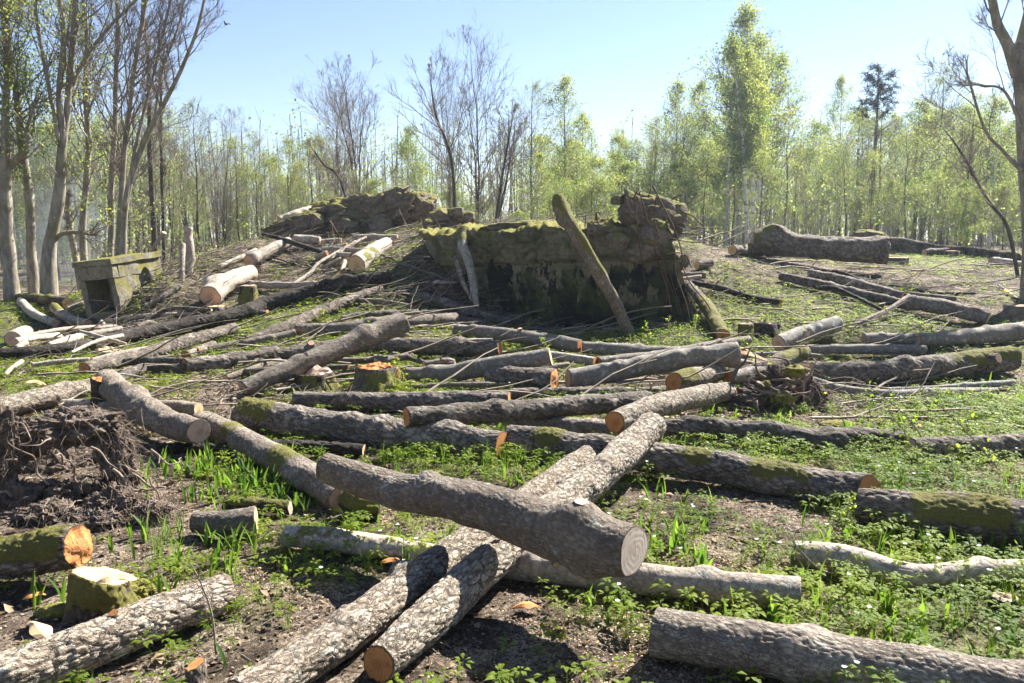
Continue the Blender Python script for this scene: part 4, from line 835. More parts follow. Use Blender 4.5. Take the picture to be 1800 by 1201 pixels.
# reinforcing bars
rs = random.Random(5); bars = empty('rebar', at_y(1140, 400, 12.2), 'tangle of bent rusty reinforcing bars sticking out of the rebar chunk', 'rebar'); bo = np.array(bars.location)
def bar(pts, y, r=.008):
    P = np.array([at_y(u, v, yy) for (u, v), yy in zip(pts, y if hasattr(y, '__len__') else [y] * len(pts))]); mb = MB(); mb.tube(catmull(P, 12), r, 5); mb.build('bar', [MAT['rust']], bars, loc=bo)
for pts in [[(1115, 352), (1120, 400), (1128, 455), (1134, 500)], [(1122, 331), (1136, 380), (1146, 425), (1160, 470), (1180, 530)], [(1148, 327), (1165, 362), (1182, 395), (1195, 430), (1203, 470)],
            [(1144, 332), (1139, 348)], [(1120, 336), (1112, 352)], [(1195, 392), (1225, 402), (1255, 412)], [(1190, 398), (1222, 412), (1262, 433)], [(1195, 410), (1230, 412)], [(1175, 418), (1208, 425), (1232, 426)],
            [(1198, 372), (1218, 380), (1230, 392), (1236, 396)], [(1206, 360), (1216, 352), (1222, 344)], [(1140, 440), (1165, 475), (1185, 520), (1192, 552)], [(1165, 438), (1180, 490), (1196, 545), (1204, 575)],
            [(1186, 435), (1188, 480), (1205, 530), (1212, 560)], [(1150, 452), (1200, 445), (1215, 470)], [(1125, 458), (1160, 450), (1196, 460)], [(1170, 452), (1172, 500), (1180, 548)], [(1200, 470), (1215, 500), (1240, 530), (1258, 560)],
            [(1048, 373), (1050, 392)], [(1046, 388), (1049, 374), (1056, 376)], [(1030, 378), (1028, 400)], [(1070, 392), (1068, 380)], [(1120, 346), (1128, 380), (1126, 410)], [(1155, 340), (1150, 380), (1158, 420)],
            [(1205, 385), (1222, 398), (1240, 402)], [(1100, 345), (1108, 375), (1106, 400)], [(1180, 352), (1190, 345), (1200, 342)]]:
    bar(pts, [11.75 + rs.uniform(-.15, .35)] * len(pts), rs.uniform(.006, .011))
# two torn trunks hanging on the wall, and the big mossy one
log('big trunk leaning steeply against the wall, thick green moss on its upper part',
    [(1106, 586, 22), (1080, 530, 23), (1045, 468, 24), (1012, 412, 23), (994, 385, 28), (985, 362, 27), (981, 344, 16)], 'grey', ('w_cream', 'w_grey'), depth=(11.35, 11.2, 11.0, 10.95, 10.95, 11.0, 11.05), moss=[(.45, 1, 1.15)], name='leaning_trunk', cat='tree trunk', knots=[(.85, (-1, 0, 0), .05)], rough=.5, lumps=.1)
log('crooked bleached trunk hanging down the left part of the wall', [(838, 540, 10), (832, 500, 15), (822, 455, 16), (812, 432, 18), (818, 405, 20)], 'smooth', ('w_grey', 'w_grey'), depth=(13.2, 13.4, 13.6, 13.8, 14.1), moss=[(.8, 1, .8)], name='leaning_trunk', cat='tree trunk', lumps=.12)
log('slimmer dark stem beside the crooked bleached trunk on the wall', [(832, 530, 7), (815, 500, 9), (806, 470, 9), (800, 450, 7)], 'grey', depth=(13.3, 13.4, 13.6, 13.7), name='leaning_trunk', cat='tree trunk')

# ---------------------------------------------------------------- open concrete box at the left
def concrete_box():
    y0 = 15.3; foot = at_y(214, 556, y0); s = pxm(foot); foot[2] -= .06
    root = empty('concrete_box', foot, 'small tilted open concrete box with a dark opening and mossy side', 'concrete box')
    root.rotation_euler = (math.radians(5), math.radians(-5), math.radians(-13))
    W, D, Hh, t = .80, 1.45, 1.17, .12
    def slab(name, x0, x1, y0_, y1, z0, z1, sd, chamf=0):
        nx, ny, nz = [max(2, int(abs(b - a) / .05)) for a, b in ((x0, x1), (y0_, y1), (z0, z1))]
        import bmesh
        bm = bmesh.new(); bmesh.ops.create_cube(bm, size=1.0)
        for e in range(3): pass
        bmesh.ops.subdivide_edges(bm, edges=bm.edges[:], cuts=12, use_grid_fill=True)
        V = np.array([v.co[:] for v in bm.verts]); 
        P = np.stack([(V[:, 0] + .5) * (x1 - x0) + x0, (V[:, 1] + .5) * (y1 - y0_) + y0_, (V[:, 2] + .5) * (z1 - z0) + z0], 1)
        c = P.mean(0); P = P + np.stack([noise(P * 5 + sd, 1), noise(P * 5 + sd, 2), noise(P * 5 + sd, 3)], 1) * .014
        P[:, 0] += chamf * (P[:, 2] - Hh)
        for v, p in zip(bm.verts, P): v.co = p
        me = bpy.data.meshes.new(name); bm.to_mesh(me); bm.free(); me.materials.append(MAT['box']); return link(name, me, root)
    hl = Hh * .68
    slab('right_wall', -t, 0, .03, D, -.15, hl, 1); slab('left_wall', -W, -W + t, .03, D, -.15, hl, 2); slab('back_wall', -W + t, -t, .62, .74, -.15, hl, 3)
    slab('lintel', -W, 0.0, 0, .16, hl + .004, Hh - .11, 4); slab('roof_slab', -W - .03, .05, -.05, D, Hh - .105, Hh, 5)
    slab('upper_wall', -t, .0, .164, D, hl + .004, Hh - .11, 6); slab('sill', -W + t, -t, .05, .6, -.15, .16, 7); slab('inner_post', -W / 2 - .05, -W / 2 + .03, .55, .615, .16, hl, 8)
concrete_box()

# ---------------------------------------------------------------- upturned root plates
def root_plate(name, label, u, v, wpx, hpx, nroots, seed, cat, lobes, y=None, rootlen=.28):
    c = at(u, v) if y is None else at_y(u, v, y); s = pxm(c); rs = np.random.RandomState(seed)
    e = empty(name, c, label, cat); V_, T_ = ICO[6]; mb = MB(); surf = []
    for (lu, lv, lw, lh, ly) in lobes:
        q = at_y(lu, lv, c[1] + ly); P = V_ * (1 + .6 * fbm(V_ * 1.4 + lu, 3, seed) + .5 * fbm(V_ * 4 + lu, 4, seed + 1) - .25 * np.abs(fbm(V_ * 12, 2, seed + 3)))[:, None]
        P = P * np.array([lw * s / 2, lw * s / 2 * .7, lh * s / 2]) + q; mb.add(P, T_); surf.append(P)
    mb.build('soil_clod', [MAT['rootsoil']], e, loc=c); S = np.concatenate(surf)
    rt = MB()
    for q in range(nroots):
        p = S[rs.randint(len(S))].copy(); ctr = surf[0].mean(0); d = (p - ctr); d /= np.linalg.norm(d) + 1e-6; d += rs.normal(0, .5, 3); d[1] -= .3; L = rootlen * rs.uniform(.3, 1.5) ; r = rs.choice([.0012, .002, .0032, .006], p=[.5, .3, .17, .03])
        pts = [p - d * .02]; 
        for k in range(7): d = d + rs.normal(0, .38, 3) + np.array([0, 0, -.28]); d /= np.linalg.norm(d); p = p + d * L / 7; pts.append(p)
        rt.tube(pts, np.linspace(r, r * .3, 8), 3, a=rs.uniform(.1, 1), cap=False)
    ro = rt.build('fine_roots', [MAT['root']], e, loc=c, attr='v'); ro['kind'] = 'stuff'
    return e, c, s
E, c, s = root_plate('root_plate', 'big upturned root plate full of fine hairy roots in the left foreground', 150, 830, 300, 200, 4200, 3, 'root plate',
    [(125, 750, 160, 64, .2), (50, 772, 80, 80, .25), (200, 788, 66, 80, .12), (212, 835, 56, 80, .0), (2, 800, 60, 150, -.1), (115, 850, 200, 120, .75), (50, 885, 100, 76, -.15), (130, 878, 100, 76, -.1), (200, 885, 80, 60, -.3), (270, 895, 60, 26, -.4), (160, 915, 100, 34, -.45), (80, 908, 100, 44, -.4)], y=5.0, rootlen=.16)
rs = np.random.RandomState(8)
for q in range(26):       # the thick torn roots, each one a part
    u = rs.uniform(20, 300); v = rs.uniform(760, 890); p = at_y(u, v, 4.75 + rs.uniform(-.1, .2)); d = np.array([rs.normal(0, 1), -.6, rs.normal(-.1, .5)]); pts = [p]
    for k in range(6): d = d + rs.normal(0, .45, 3); d /= np.linalg.norm(d); p = p + d * rs.uniform(.03, .07); pts.append(p)
    mb = MB(); mb.tube(catmull(pts, 16), np.linspace(rs.uniform(.004, .012), .002, 16), 7, a=rs.uniform(.3, 1)); mb.build('root', [MAT['root']], E, loc=c)
E2, c2, s2 = root_plate('root_clump', 'torn mossy root clump with splintered wood right of the crossing logs', 1360, 720, 200, 110, 700, 7, 'root clump',
    [(1370, 672, 90, 60, .3), (1330, 705, 110, 50, .1), (1410, 700, 80, 70, .3), (1300, 722, 80, 30, .0), (1440, 722, 90, 26, .2)], rootlen=.35)
for q in range(22):
    u = rs.uniform(1290, 1440); v = rs.uniform(655, 715); p = at_y(u, v, c2[1] + rs.uniform(-.15, .2)); d = np.array([rs.normal(-.4, 1), -.4, rs.normal(-.2, .5)]); pts = [p]
    for k in range(6): d = d + rs.normal(0, .35, 3); d /= np.linalg.norm(d); p = p + d * rs.uniform(.04, .10); pts.append(p)
    mb = MB(); mb.tube(catmull(pts, 16), np.linspace(rs.uniform(.012, .03), .004, 16), 7, a=rs.uniform(.1, .8)); mb.build('root', [MAT['root']], E2, loc=c2)
cush = MB()
for (u, v, w) in [(1372, 700, 40), (1398, 652, 34), (1345, 676, 22)]:
    q = at_y(u, v, c2[1] - .12); P = ICO[4][0] * (1 + .3 * fbm(ICO[4][0] * 2.2 + u, 4, 3) * 2)[:, None] * np.array([w * s2 / 2, w * s2 / 2.5, w * s2 / 3.4]) + q; cush.add(P, ICO[4][1])
cush.build('moss_cushion', [MAT['moss']], E2, loc=c2)

# soil mound in shade and earth bank at the far right
def bank():
    mb = MB(); n = 60
    for q, (u0, u1, v0, v1, hpx, y) in enumerate([(1560, 1790, 428, 460, 22, 25.0)]):
        t = np.linspace(0, 1, n); rows = []
        for k, (dy, dz) in enumerate([(0, -.2), (0.0, .15), (-.15, .32), (.05, .42), (.7, .45), (1.8, .3), (2.5, -.3)]):
            row = []
            for tt in t:
                p = at_y(u0 + (u1 - u0) * tt, v0 + (v1 - v0) * tt + hpx * .6, y - 4 * tt); p = p + np.array([0, dy, dz]); row.append(p)
            rows.append(row)
        A_ = np.array(rows); A_ = A_ + .10 * np.stack([fbm(A_.reshape(-1, 3) * 1.5, 3, 7 + k) for k in range(3)], 1).reshape(A_.shape)
        m = n; i = (np.arange(6)[:, None] * m + np.arange(m - 1)[None]).ravel(); mb.add(A_.reshape(-1, 3), None, np.stack([i, i + 1, i + m + 1, i + m], 1), a=.1)
    o = mb.build('earth_bank', [MAT['ground']], loc=(0, 0, 0)); tag(o, kind='structure')
bank()
# small overgrown bunker top behind the huge log
boulder('low dark hump of concrete seen beyond the huge old log', 1530, 416, 66, 26, 24, 1, seed=71, sub=5, name='concrete_lump')

# ---------------------------------------------------------------- small things
def handle():
    p0, p1 = at(1754, 500, .04), at(1788, 527, .03); e = empty('long_handled_tool', (p0 + p1) / 2, 'thin long-handled tool with a yellow and black grip lying near the right tree', 'tool')
    N1 = simple('yellow_paint', (.75, .45, .02), (.8, .5, .03), 3, .4); N2 = simple('black_rubber', (.02, .02, .02), (.03, .03, .03), 3, .6); o = np.array(e.location)
    q = lambda t: p0 + (p1 - p0) * t
    for nm, a, b, r, m in (('shaft', 0, .42, .014, N2), ('grip', .42, .85, .030, N1), ('cap', .85, 1, .033, N2)):
        mb = MB(); mb.tube([q(a), q((a + b) / 2), q(b)], [r, r * 1.08, r], 10); mb.build(nm, [m], e, loc=o)
handle()
def bird():
    p = at_y(398, 43, 30); e = empty('bird', p, 'small dark bird in flight, alone in the upper left sky', 'bird')
    m = simple('bird_feathers', (.05, .045, .04), (.12, .10, .09), 8, .8); V, T = ICO[3]; mb = MB()
    prof = np.interp(V[:, 0], [-1, -.6, 0, .5, .75, 1], [.25, .7, 1, .8, .65, .3]); P = np.stack([V[:, 0] * .10, V[:, 1] * .035 * prof, V[:, 2] * .032 * prof], 1); mb.add(P, T); mb.build('body', [m], e)
    for sgn in (-1, 1):
        w = MB(); ys = np.linspace(0, 1, 7); L_ = []
        for t in ys:
            c_ = np.array([.015 - .05 * t * t, sgn * (.02 + .14 * t), .06 * math.sin(t * 2.2)]); ch = .045 * (1 - t) ** .6 + .006
            L_ += [c_ + [ch, 0, 0], c_ + [0, 0, .006], c_ + [-ch, 0, 0], c_ + [0, 0, -.004]]
        i = np.arange(6)[:, None] * 4; j = np.arange(4)[None]; Q = np.stack([i + j, i + (j + 1) % 4, i + 4 + (j + 1) % 4, i + 4 + j], -1).reshape(-1, 4); w.add(np.array(L_), None, Q); w.build('wing', [m], e)
    t_ = MB(); t_.add([(-.08, -.01, 0), (-.08, .01, 0), (-.15, .025, 0), (-.15, -.025, 0), (-.08, 0, .006), (-.15, 0, .004)], [(0, 1, 4), (3, 0, 4), (3, 4, 5), (1, 2, 5), (1, 5, 4), (2, 3, 5)], [(3, 2, 1, 0)]); t_.build('tail', [m], e)
    e.rotation_euler = (.2, .1, 2.6)
bird()
# ---------------------------------------------------------------- trees
def batch(mb, S, D, L, R0, segs, rs, wander, up, rend=.35, m=0):
    """M limbs grown together, each a chain of short tapering pieces"""
    M_ = len(S); P = [S]; p = S.copy(); d = D / (np.linalg.norm(D, axis=1)[:, None] + 1e-9); Ds = [d]
    for k in range(segs):
        d = d + rs.normal(0, wander, (M_, 3)); d[:, 2] += up; d /= np.linalg.norm(d, axis=1)[:, None] + 1e-9
        q = p + d * (L / segs)[:, None]
        if mb is not None: mb.prisms(p, q, R0 * (1 - (1 - rend) * k / segs), R0 * (1 - (1 - rend) * (k + 1) / segs), np.zeros(M_), m)
        p = q; P.append(p); Ds.append(d)
    return np.array(P), np.array(Ds)
def pick(P, D, n, rs, t0=.25, t1=1.0):
    K, M_ = P.shape[:2]; j = np.repeat(np.arange(M_), n); t = rs.uniform(t0, t1, len(j)) * (K - 1); i = np.minimum(t.astype(int), K - 2); f = (t - i)[:, None]
    return P[i, j] * (1 - f) + P[i + 1, j] * f, D[i + 1, j], t / (K - 1), j
def spread(D, ang, rs):
    r = rs.normal(size=D.shape); r -= D * (r * D).sum(1)[:, None]; r /= np.linalg.norm(r, axis=1)[:, None] + 1e-9
    a = np.radians(ang + rs.normal(0, 8, len(D)))[:, None]; return D * np.cos(a) + r * np.sin(a)
def leaves(mb, P, size, rs, m=1, clump=1.0):
    n = len(P); a = rs.normal(size=(n, 3)); a /= np.linalg.norm(a, axis=1)[:, None]; b = rs.normal(size=(n, 3)); b -= a * (a * b).sum(1)[:, None]; b /= np.linalg.norm(b, axis=1)[:, None]
    s = size * rs.uniform(.6, 1.3, n)[:, None]; V = np.stack([P - a * s * .5, P + b * s * .36, P + a * s * .5, P - b * s * .36], 1).reshape(-1, 3)
    c = np.clip(.5 + .7 * noise(P * clump, 5) + rs.uniform(-.3, .3, n), 0, 1); i = np.arange(n)[:, None] * 4
    mb.add(V, None, i + np.array([[0, 1, 2, 3]]), np.repeat(c, 4), m)
SPEC = {   # t0, n1, len1, ang1, up1, n2, len2, n3, len3, up3, leaves per twig point, leaf size, spread of leaves
 'birch': dict(t0=.22, n1=54, l1=.23, a1=46, up1=.07, n2=7, l2=.45, a2=42, n3=4, l3=.6, up3=-.25, lf=2, ls=.10, sp=.17, narrow=1.15),
 'birch_thin': dict(t0=.3, n1=42, l1=.20, a1=46, up1=.06, n2=6, l2=.45, a2=42, n3=4, l3=.5, up3=-.2, lf=3, ls=.085, sp=.16, narrow=1.2),
 'bare': dict(t0=.2, n1=34, l1=.30, a1=38, up1=.12, n2=9, l2=.42, a2=36, n3=6, l3=.42, up3=.05, lf=0, ls=.05, sp=.1, narrow=.8),
 'budding': dict(t0=.22, n1=40, l1=.27, a1=44, up1=.09, n2=8, l2=.42, a2=40, n3=5, l3=.45, up3=.03, lf=1, ls=.055, sp=.1, narrow=.9),
 'leafy': dict(t0=.12, n1=42, l1=.28, a1=50, up1=.07, n2=8, l2=.5, a2=45, n3=4, l3=.5, up3=.0, lf=3, ls=.11, sp=.2, narrow=.9),
 'pole': dict(t0=.25, n1=26, l1=.18, a1=42, up1=.1, n2=7, l2=.5, a2=42, n3=4, l3=.5, up3=.0, lf=2, ls=.08, sp=.22, narrow=.8),
}
def crown_on(stems, sp, rs, Hh, ls=None, rmin=.006, l1=None, mbt=None):
    cr = MB(); s = SPEC[sp]; allP = []
    for (P, R) in stems:
        n = len(P); n1 = max(5, int(s['n1'] * (P[-1][2] - P[0][2]) / Hh / max(1, len(stems) * .55)))
        t = s['t0'] + (1 - s['t0']) * (np.arange(n1) + rs.uniform(0, 1, n1)) / n1; t = np.clip(t, 0, .995); x = t * (n - 1); i = np.minimum(x.astype(int), n - 2); f = (x - i)[:, None]
        S = P[i] * (1 - f) + P[i + 1] * f; T = P[i + 1] - P[i]; T /= np.linalg.norm(T, axis=1)[:, None]; r = np.interp(x, np.arange(n), R)
        D = spread(T, s['a1'], rs); k = (t - s['t0']) / (1 - s['t0']); prof = (1 - k) ** (s['narrow'] * .75) * (.35 + 1.3 * np.minimum(k * 2.4, 1)) + .12
        L1 = (l1 or s['l1']) * Hh * prof * rs.uniform(.65, 1.25, n1); r1 = np.minimum(r * .45, .006 + L1 * .009)
        P1, D1 = batch(cr, S, D, L1, r1, 6, rs, .13, s['up1'], .3)
        S2, T2, t2, j = pick(P1, D1, s['n2'], rs, .2); D2 = spread(T2, s['a2'], rs); L2 = L1[j] * s['l2'] * (1.15 - .7 * t2) * rs.uniform(.5, 1.3, len(j))
        P2, D2_ = batch(cr, S2, D2, L2, np.maximum(r1[j] * .42, rmin), 4, rs, .16, s['up1'], .5)
        S3, T3, t3, j3 = pick(P2, D2_, s['n3'], rs, .25); D3 = spread(T3, 38, rs); L3 = np.maximum(L2[j3] * s['l3'] * rs.uniform(.6, 1.4, len(j3)), .12)
        P3, _ = batch(cr, S3, D3, L3, np.full(len(j3), rmin * .75), 3, rs, .15, s['up3'], .6)
        top, td = P[-1:], (P[-1:] - P[-2:-1]); batch(cr, np.repeat(top, 4, 0), np.repeat(td, 4, 0) + rs.normal(0, .2, (4, 3)) * np.linalg.norm(td), np.full(4, Hh * .06), np.full(4, max(rmin, R[-1] * .8)), 4, rs, .12, .1)
        allP.append((P3, P2))
    if s['lf']:
        for P3, P2 in allP:
            B_ = P3[1:].reshape(-1, 3); B_ = np.repeat(B_, s['lf'], 0); B_ = B_ + rs.normal(0, s['sp'], B_.shape); leaves(cr, B_[rs.uniform(0, 1, len(B_)) < np.clip(.72 + .9 * noise(B_ * .9, 77), .1, 1)], ls or s['ls'], rs, 1, 1.2)
    return cr
def wavy(p0, p1, n, amp, rs, bow=0):
    t = np.linspace(0, 1, n)[:, None]; P = np.array(p0) * (1 - t) + np.array(p1) * t; L = np.linalg.norm(np.array(p1) - p0)
    o = np.cumsum(rs.normal(0, amp * L / n, (n, 3)), 0); o -= t * o[-1]; o[:, 2] *= .2; P = P + o; P[:, 0] += bow * np.sin(t[:, 0] * 3.14); return P
TV = {}
def variant(sp, k, Hh=10.0, r=.10, stems=1, bark='trunk_dark', fork=.3, lean=.05):
    rs = np.random.RandomState(hash((len(sp), k, stems)) % 9999 + 17 * k); st = []; tr = MB()
    for q in range(stems):
        az = rs.uniform(0, 6.28); h = Hh * (1 if q == 0 else rs.uniform(.72, .96)); o = np.array([math.cos(az), math.sin(az), 0])
        P = wavy((0, 0, -.3) + o * (.12 if stems > 1 else 0), np.array([0, 0, h]) + o * h * (lean if stems == 1 else rs.uniform(.08, .2)), 16, .05, rs)
        if stems > 1: t = np.linspace(0, 1, 16); P[:, :2] -= (o[:2] * h * .1)[None] * (t * (1 - t) * 2)[:, None]
        R = r * (1 - np.linspace(0, 1, 16) ** .9 * .93) * (1 if stems == 1 else .72); R[0] *= 1.4; tr.tube(P, R, 7); st.append((P, R))
    cr = crown_on(st, sp, rs, Hh); m1 = tr.build('trunk', [MAT[bark]], me_only=True); m2 = cr.build('crown', [MAT['twigs_grey'], MAT['leaf']], me_only=True)
    TV[(sp, k)] = (m1, m2, Hh); return m1
BARKOF = {'birch': 'birch', 'birch_thin': 'birch', 'bare': 'trunk_dark', 'budding': 'trunk_dark', 'leafy': 'trunk_dark', 'pole': 'trunk_dark'}
for sp, n, r, stm in (('birch', 4, .13, 1), ('birch_thin', 4, .10, 1), ('bare', 4, .12, 3), ('budding', 4, .12, 1), ('leafy', 4, .10, 2), ('pole', 6, .085, 1)):
    for k in range(n): variant(sp, k, 10.0, r, stm if k % 2 == 0 else max(1, stm - 1), BARKOF[sp] if not (sp == 'birch_thin' and k > 1) else 'trunk_dark', lean=(-.03 + .025 * k))
def tree(sp, k, u, vtop, y, label, cat='tree', group=None, name=None, vb=None, wide=1.0, rot=None):
    d = ray(u, 430); x = d[0] / d[1] * y; z = H(x, y)[0]; top = at_y(u, vtop, y)[2]; h = max(1.0, top - z); m1, m2, Hh = TV[(sp, k)]
    e = empty(name or {'birch': 'birch_tree', 'birch_thin': 'birch_tree', 'bare': 'bare_tree', 'budding': 'budding_tree', 'leafy': 'leafy_tree', 'pole': 'young_tree'}[sp], (x, y, z), label, cat, group)
    s = h / Hh; w = s * wide; e.rotation_euler = (0, 0, (u * 1.7 + y) % 6.28 if rot is None else rot); e.scale = (w, w, s)
    link('trunk', m1, e); link('crown', m2, e); return e
FEAT = [
 ('bare', 0, 632, 128, 34, 'bare grey multi-stemmed tree with a wide fan crown rising behind the rubble ridge', 1.15), ('bare', 2, 596, 165, 38, 'slightly shorter bare tree at the left of the wide fan crown behind the ridge', 1.0),
 ('leafy', 0, 738, 238, 36, 'small orange-green leafing tree standing alone behind the moss-capped concrete lump', .8),
 ('bare', 1, 838, 88, 32, 'tall dark bare tree rising behind the tumbled stones, the tallest at the middle', 1.0), ('budding', 1, 935, 152, 42, 'blue-green leafing tree just right of the tall dark bare tree', .9),
 ('birch_thin', 2, 990, 142, 46, 'pale leafing birch above the leaning mossy trunk', 1.1), ('birch_thin', 3, 1030, 205, 48, 'lower pale birch to the right of the one above the leaning trunk', 1.0), ('leafy', 1, 1085, 245, 44, 'rounded yellow-green tree left of the rebar chunk', .9),
 ('birch', 0, 1185, 148, 46, 'slim pointed birch with a brownish top above the rebar chunk', .85), ('birch', 1, 1222, 150, 48, 'birch with a narrow golden top next to the brown-topped one', .8),
 ('birch', 2, 1300, 22, 42, 'tallest birch of the wood with three white trunks at its foot', 1.0), ('birch', 3, 1333, 68, 43, 'second tallest birch leaning against the tallest one on its right', .95), ('birch', 0, 1275, 82, 41, 'birch filling the left flank of the tallest birch', .95), ('birch', 1, 1360, 105, 44, 'birch on the right flank of the tallest birch group', 1.0),
 ('leafy', 2, 1410, 225, 50, 'bright yellow-green tree low between the tall birches and the thin birch', 1.0), ('birch_thin', 0, 1470, 142, 46, 'thin upright birch standing clear of the tall birch group', .8),
 ('birch_thin', 1, 1560, 205, 50, 'hazy birch to the right of the reddish pine', .9), ('budding', 2, 1645, 128, 44, 'broad hazy tree with twin dark trunks on the right', 1.1), ('budding', 3, 1620, 150, 46, 'hazy tree filling the left of the broad twin-trunked one', .9), ('budding', 0, 1722, 172, 44, 'dark-trunked tree beside the broad hazy tree, near the right tree', .8), ('bare', 3, 1690, 190, 48, 'thin bare tree in the blue haze on the right', .8),
 ('budding', 0, 455, 240, 36, 'bare-looking dark tree at the end of the left woods, over the slope', .8), ('budding', 3, 515, 255, 38, 'rounded dark budding tree between the left woods and the ridge', .8), ('bare', 3, 395, 205, 34, 'tall budding tree at the right edge of the left woods', .8), ('budding', 2, 350, 190, 32, 'hazy yellowish tree behind the box at the left woods edge', .9),
 ('birch_thin', 2, 1150, 262, 50, 'low hazy birch at the left of the brown-topped birch', 1.0), ('leafy', 3, 1515, 290, 52, 'low broad tree beneath the reddish pine', 1.0), ('bare', 1, 790, 115, 33, 'slim bare tree with a bent trunk left of the tallest one at the middle', .55),
 ('bare', 1, 880, 250, 30, 'thin leaning bare tree right of the tallest one at the middle', .5)]
for q, (sp, k, u, vt, y, lab, wd) in enumerate(FEAT): tree(sp, k, u, vt, y, lab, wide=wd, rot=q * 1.3)
# the woods behind, tree by tree
rs = np.random.RandomState(21); made = 0
MARKS = [(-60, 'the left edge'), (0, 'the far left forked tree'), (55, 'the slim mossy tree'), (105, 'the thick forked pale tree'), (152, 'the slender wavy tree'), (205, 'the stem clump by the box'), (265, 'the dark straight tree'), (320, 'the upright pale log'),
 (380, 'the grassy left shoulder'), (440, 'the dark bowed branch'), (500, 'the pale log on the ridge'), (560, 'the long ridge slab'), (620, 'the wide fan crown'), (680, 'the mossy bulge of the ridge'), (740, 'the orange-green tree'), (795, 'the tumbled stones'), (845, 'the tallest bare tree'),
 (905, 'the mossy wall hump'), (965, 'the leaning mossy trunk'), (1020, 'the low stones on the wall'), (1080, 'the rebar chunk\'s left side'), (1140, 'the rebar chunk'), (1190, 'the brown-topped birch'), (1245, 'the block on the crest'), (1305, 'the birch trio'),
 (1355, 'the hump of the huge log'), (1410, 'the middle of the huge log'), (1470, 'the thin upright birch'), (1530, 'the reddish pine'), (1580, 'the flat stump disc'), (1640, 'the broad twin-trunked tree'), (1700, 'the earth bank'), (1760, 'the arching sapling'), (1830, 'the big right tree'), (1920, 'the right edge')]
KIND = {'pole': 'slender young tree', 'budding': 'grey budding tree', 'leafy': 'yellow-green tree', 'birch_thin': 'thin leafing birch', 'bare': 'bare-crowned tree'}
plan = []
u = -90.0
while u < 1960:
    u += 8.6 if not 560 < u < 900 else 10.5
    y = rs.uniform(28, 66) if u > 330 else rs.uniform(24, 52); vt = np.interp(u, [-100, 330, 340, 600, 620, 900, 920, 1200, 1210, 1450, 1460, 2000], [235, 235, 280, 285, 330, 320, 275, 275, 245, 250, 235, 225])
    pr = [.40, .38, .08, .0, .14] if u < 600 else ([.3, .4, .1, 0, .2] if u < 900 else [.40, .10, .34, .16, 0]); sp = rs.choice(['pole', 'budding', 'leafy', 'birch_thin', 'bare'], p=pr)
    v = vt + rs.uniform(-40 - 25 * (u > 900), 60 + 30 * (u > 900)) + (30 if sp == 'leafy' else 0); uu = u + rs.uniform(-4, 4); mk = min(MARKS, key=lambda m: abs(m[0] - uu)); plan.append([sp, rs.randint(6 if sp == 'pole' else 4), uu, v, y, mk])
for mk in MARKS:
    for sp in KIND:
        L_ = sorted([p for p in plan if p[5] == mk and p[0] == sp], key=lambda p: p[3]); n = len(L_)
        for q, p in enumerate(L_):
            side = 'near'
            adj = '' if n == 1 else (['taller ', 'shorter '] if n == 2 else ['tallest '] + ['second tallest ', 'third tallest ', 'fourth tallest ', 'fifth tallest ', 'sixth tallest '][:n - 2] + ['lowest '])[q]
            p.append(adj + KIND[sp] + ' far back, ' + side + ' ' + mk[1])
for sp, k, uu, v, y, mk, lab in plan:
    u = uu
    tree(sp, k, uu, v, y, lab, group='trees of the wood behind the clearing', rot=rs.uniform(0, 6.28), wide=1.15 if u < 600 else 1.35)
# far wood, one mass
def far_wood():
    rs = np.random.RandomState(4); mb = MB(); n = 1100; y = rs.uniform(68, 100, n); x = rs.uniform(-1.0, 1.0, n) * y; z = H(x, y); h = rs.uniform(6, 12, n)
    S = xyz3(x, y, z - .3); E_ = S + np.stack([rs.normal(0, .5, n), rs.normal(0, .3, n), h], 1); mb.prisms(S, E_, rs.uniform(.05, .14, n), np.full(n, .03), m=0)
    j = rs.randint(0, n, 70000); t = rs.uniform(.0, 1.08, 70000)[:, None]; P = S[j] * (1 - t) + E_[j] * t + rs.normal(0, 1, (70000, 3)) * np.array([.9, .9, .5]); leaves(mb, P, .24, rs, 1, .5)
    b = S[j] * (1 - t) + E_[j] * t; mb.prisms(b[:5000], (b + rs.normal(0, 1, b.shape) * .7 + [0, 0, .8])[:5000], .02, .01, m=0)
    o = mb.build('distant_woods', [MAT['twigs_grey'], MAT['leaf']], loc=(0, 80, 0)); tag(o, kind='stuff')
far_wood()
def underbrush():
    rs = np.random.RandomState(6); mb = MB(); n = 3800; y = rs.uniform(23, 62, n); x = rs.uniform(-.95, .95, n) * y + rs.normal(0, 1, n); ok = ~((y < 27) & (x > -6)); x, y = x[ok], y[ok]; n = len(x); S = xyz3(x, y, H(x, y)); h = rs.uniform(.4, 3.0, n) * np.where(x < 0, .7, 1)
    P1, D1 = batch(mb, S, np.stack([rs.normal(0, .3, n), rs.normal(0, .3, n), np.ones(n)], 1), h, np.full(n, .012), 4, rs, .15, .0)
    p, d, t, j = pick(P1, D1, 4, rs, .3); P2, _ = batch(mb, p, spread(d, 45, rs), h[j] * .35, np.full(len(p), .007), 3, rs, .15, .03)
    B_ = np.repeat(P2[1:].reshape(-1, 3), 1, 0); B_ = B_ + rs.normal(0, .12, B_.shape); leaves(mb, B_[::2], .09, rs, 1, .8)
    o = mb.build('underbrush', [MAT['twigs_grey'], MAT['leaf']], loc=(0, 40, 0)); tag(o, kind='stuff')
underbrush()
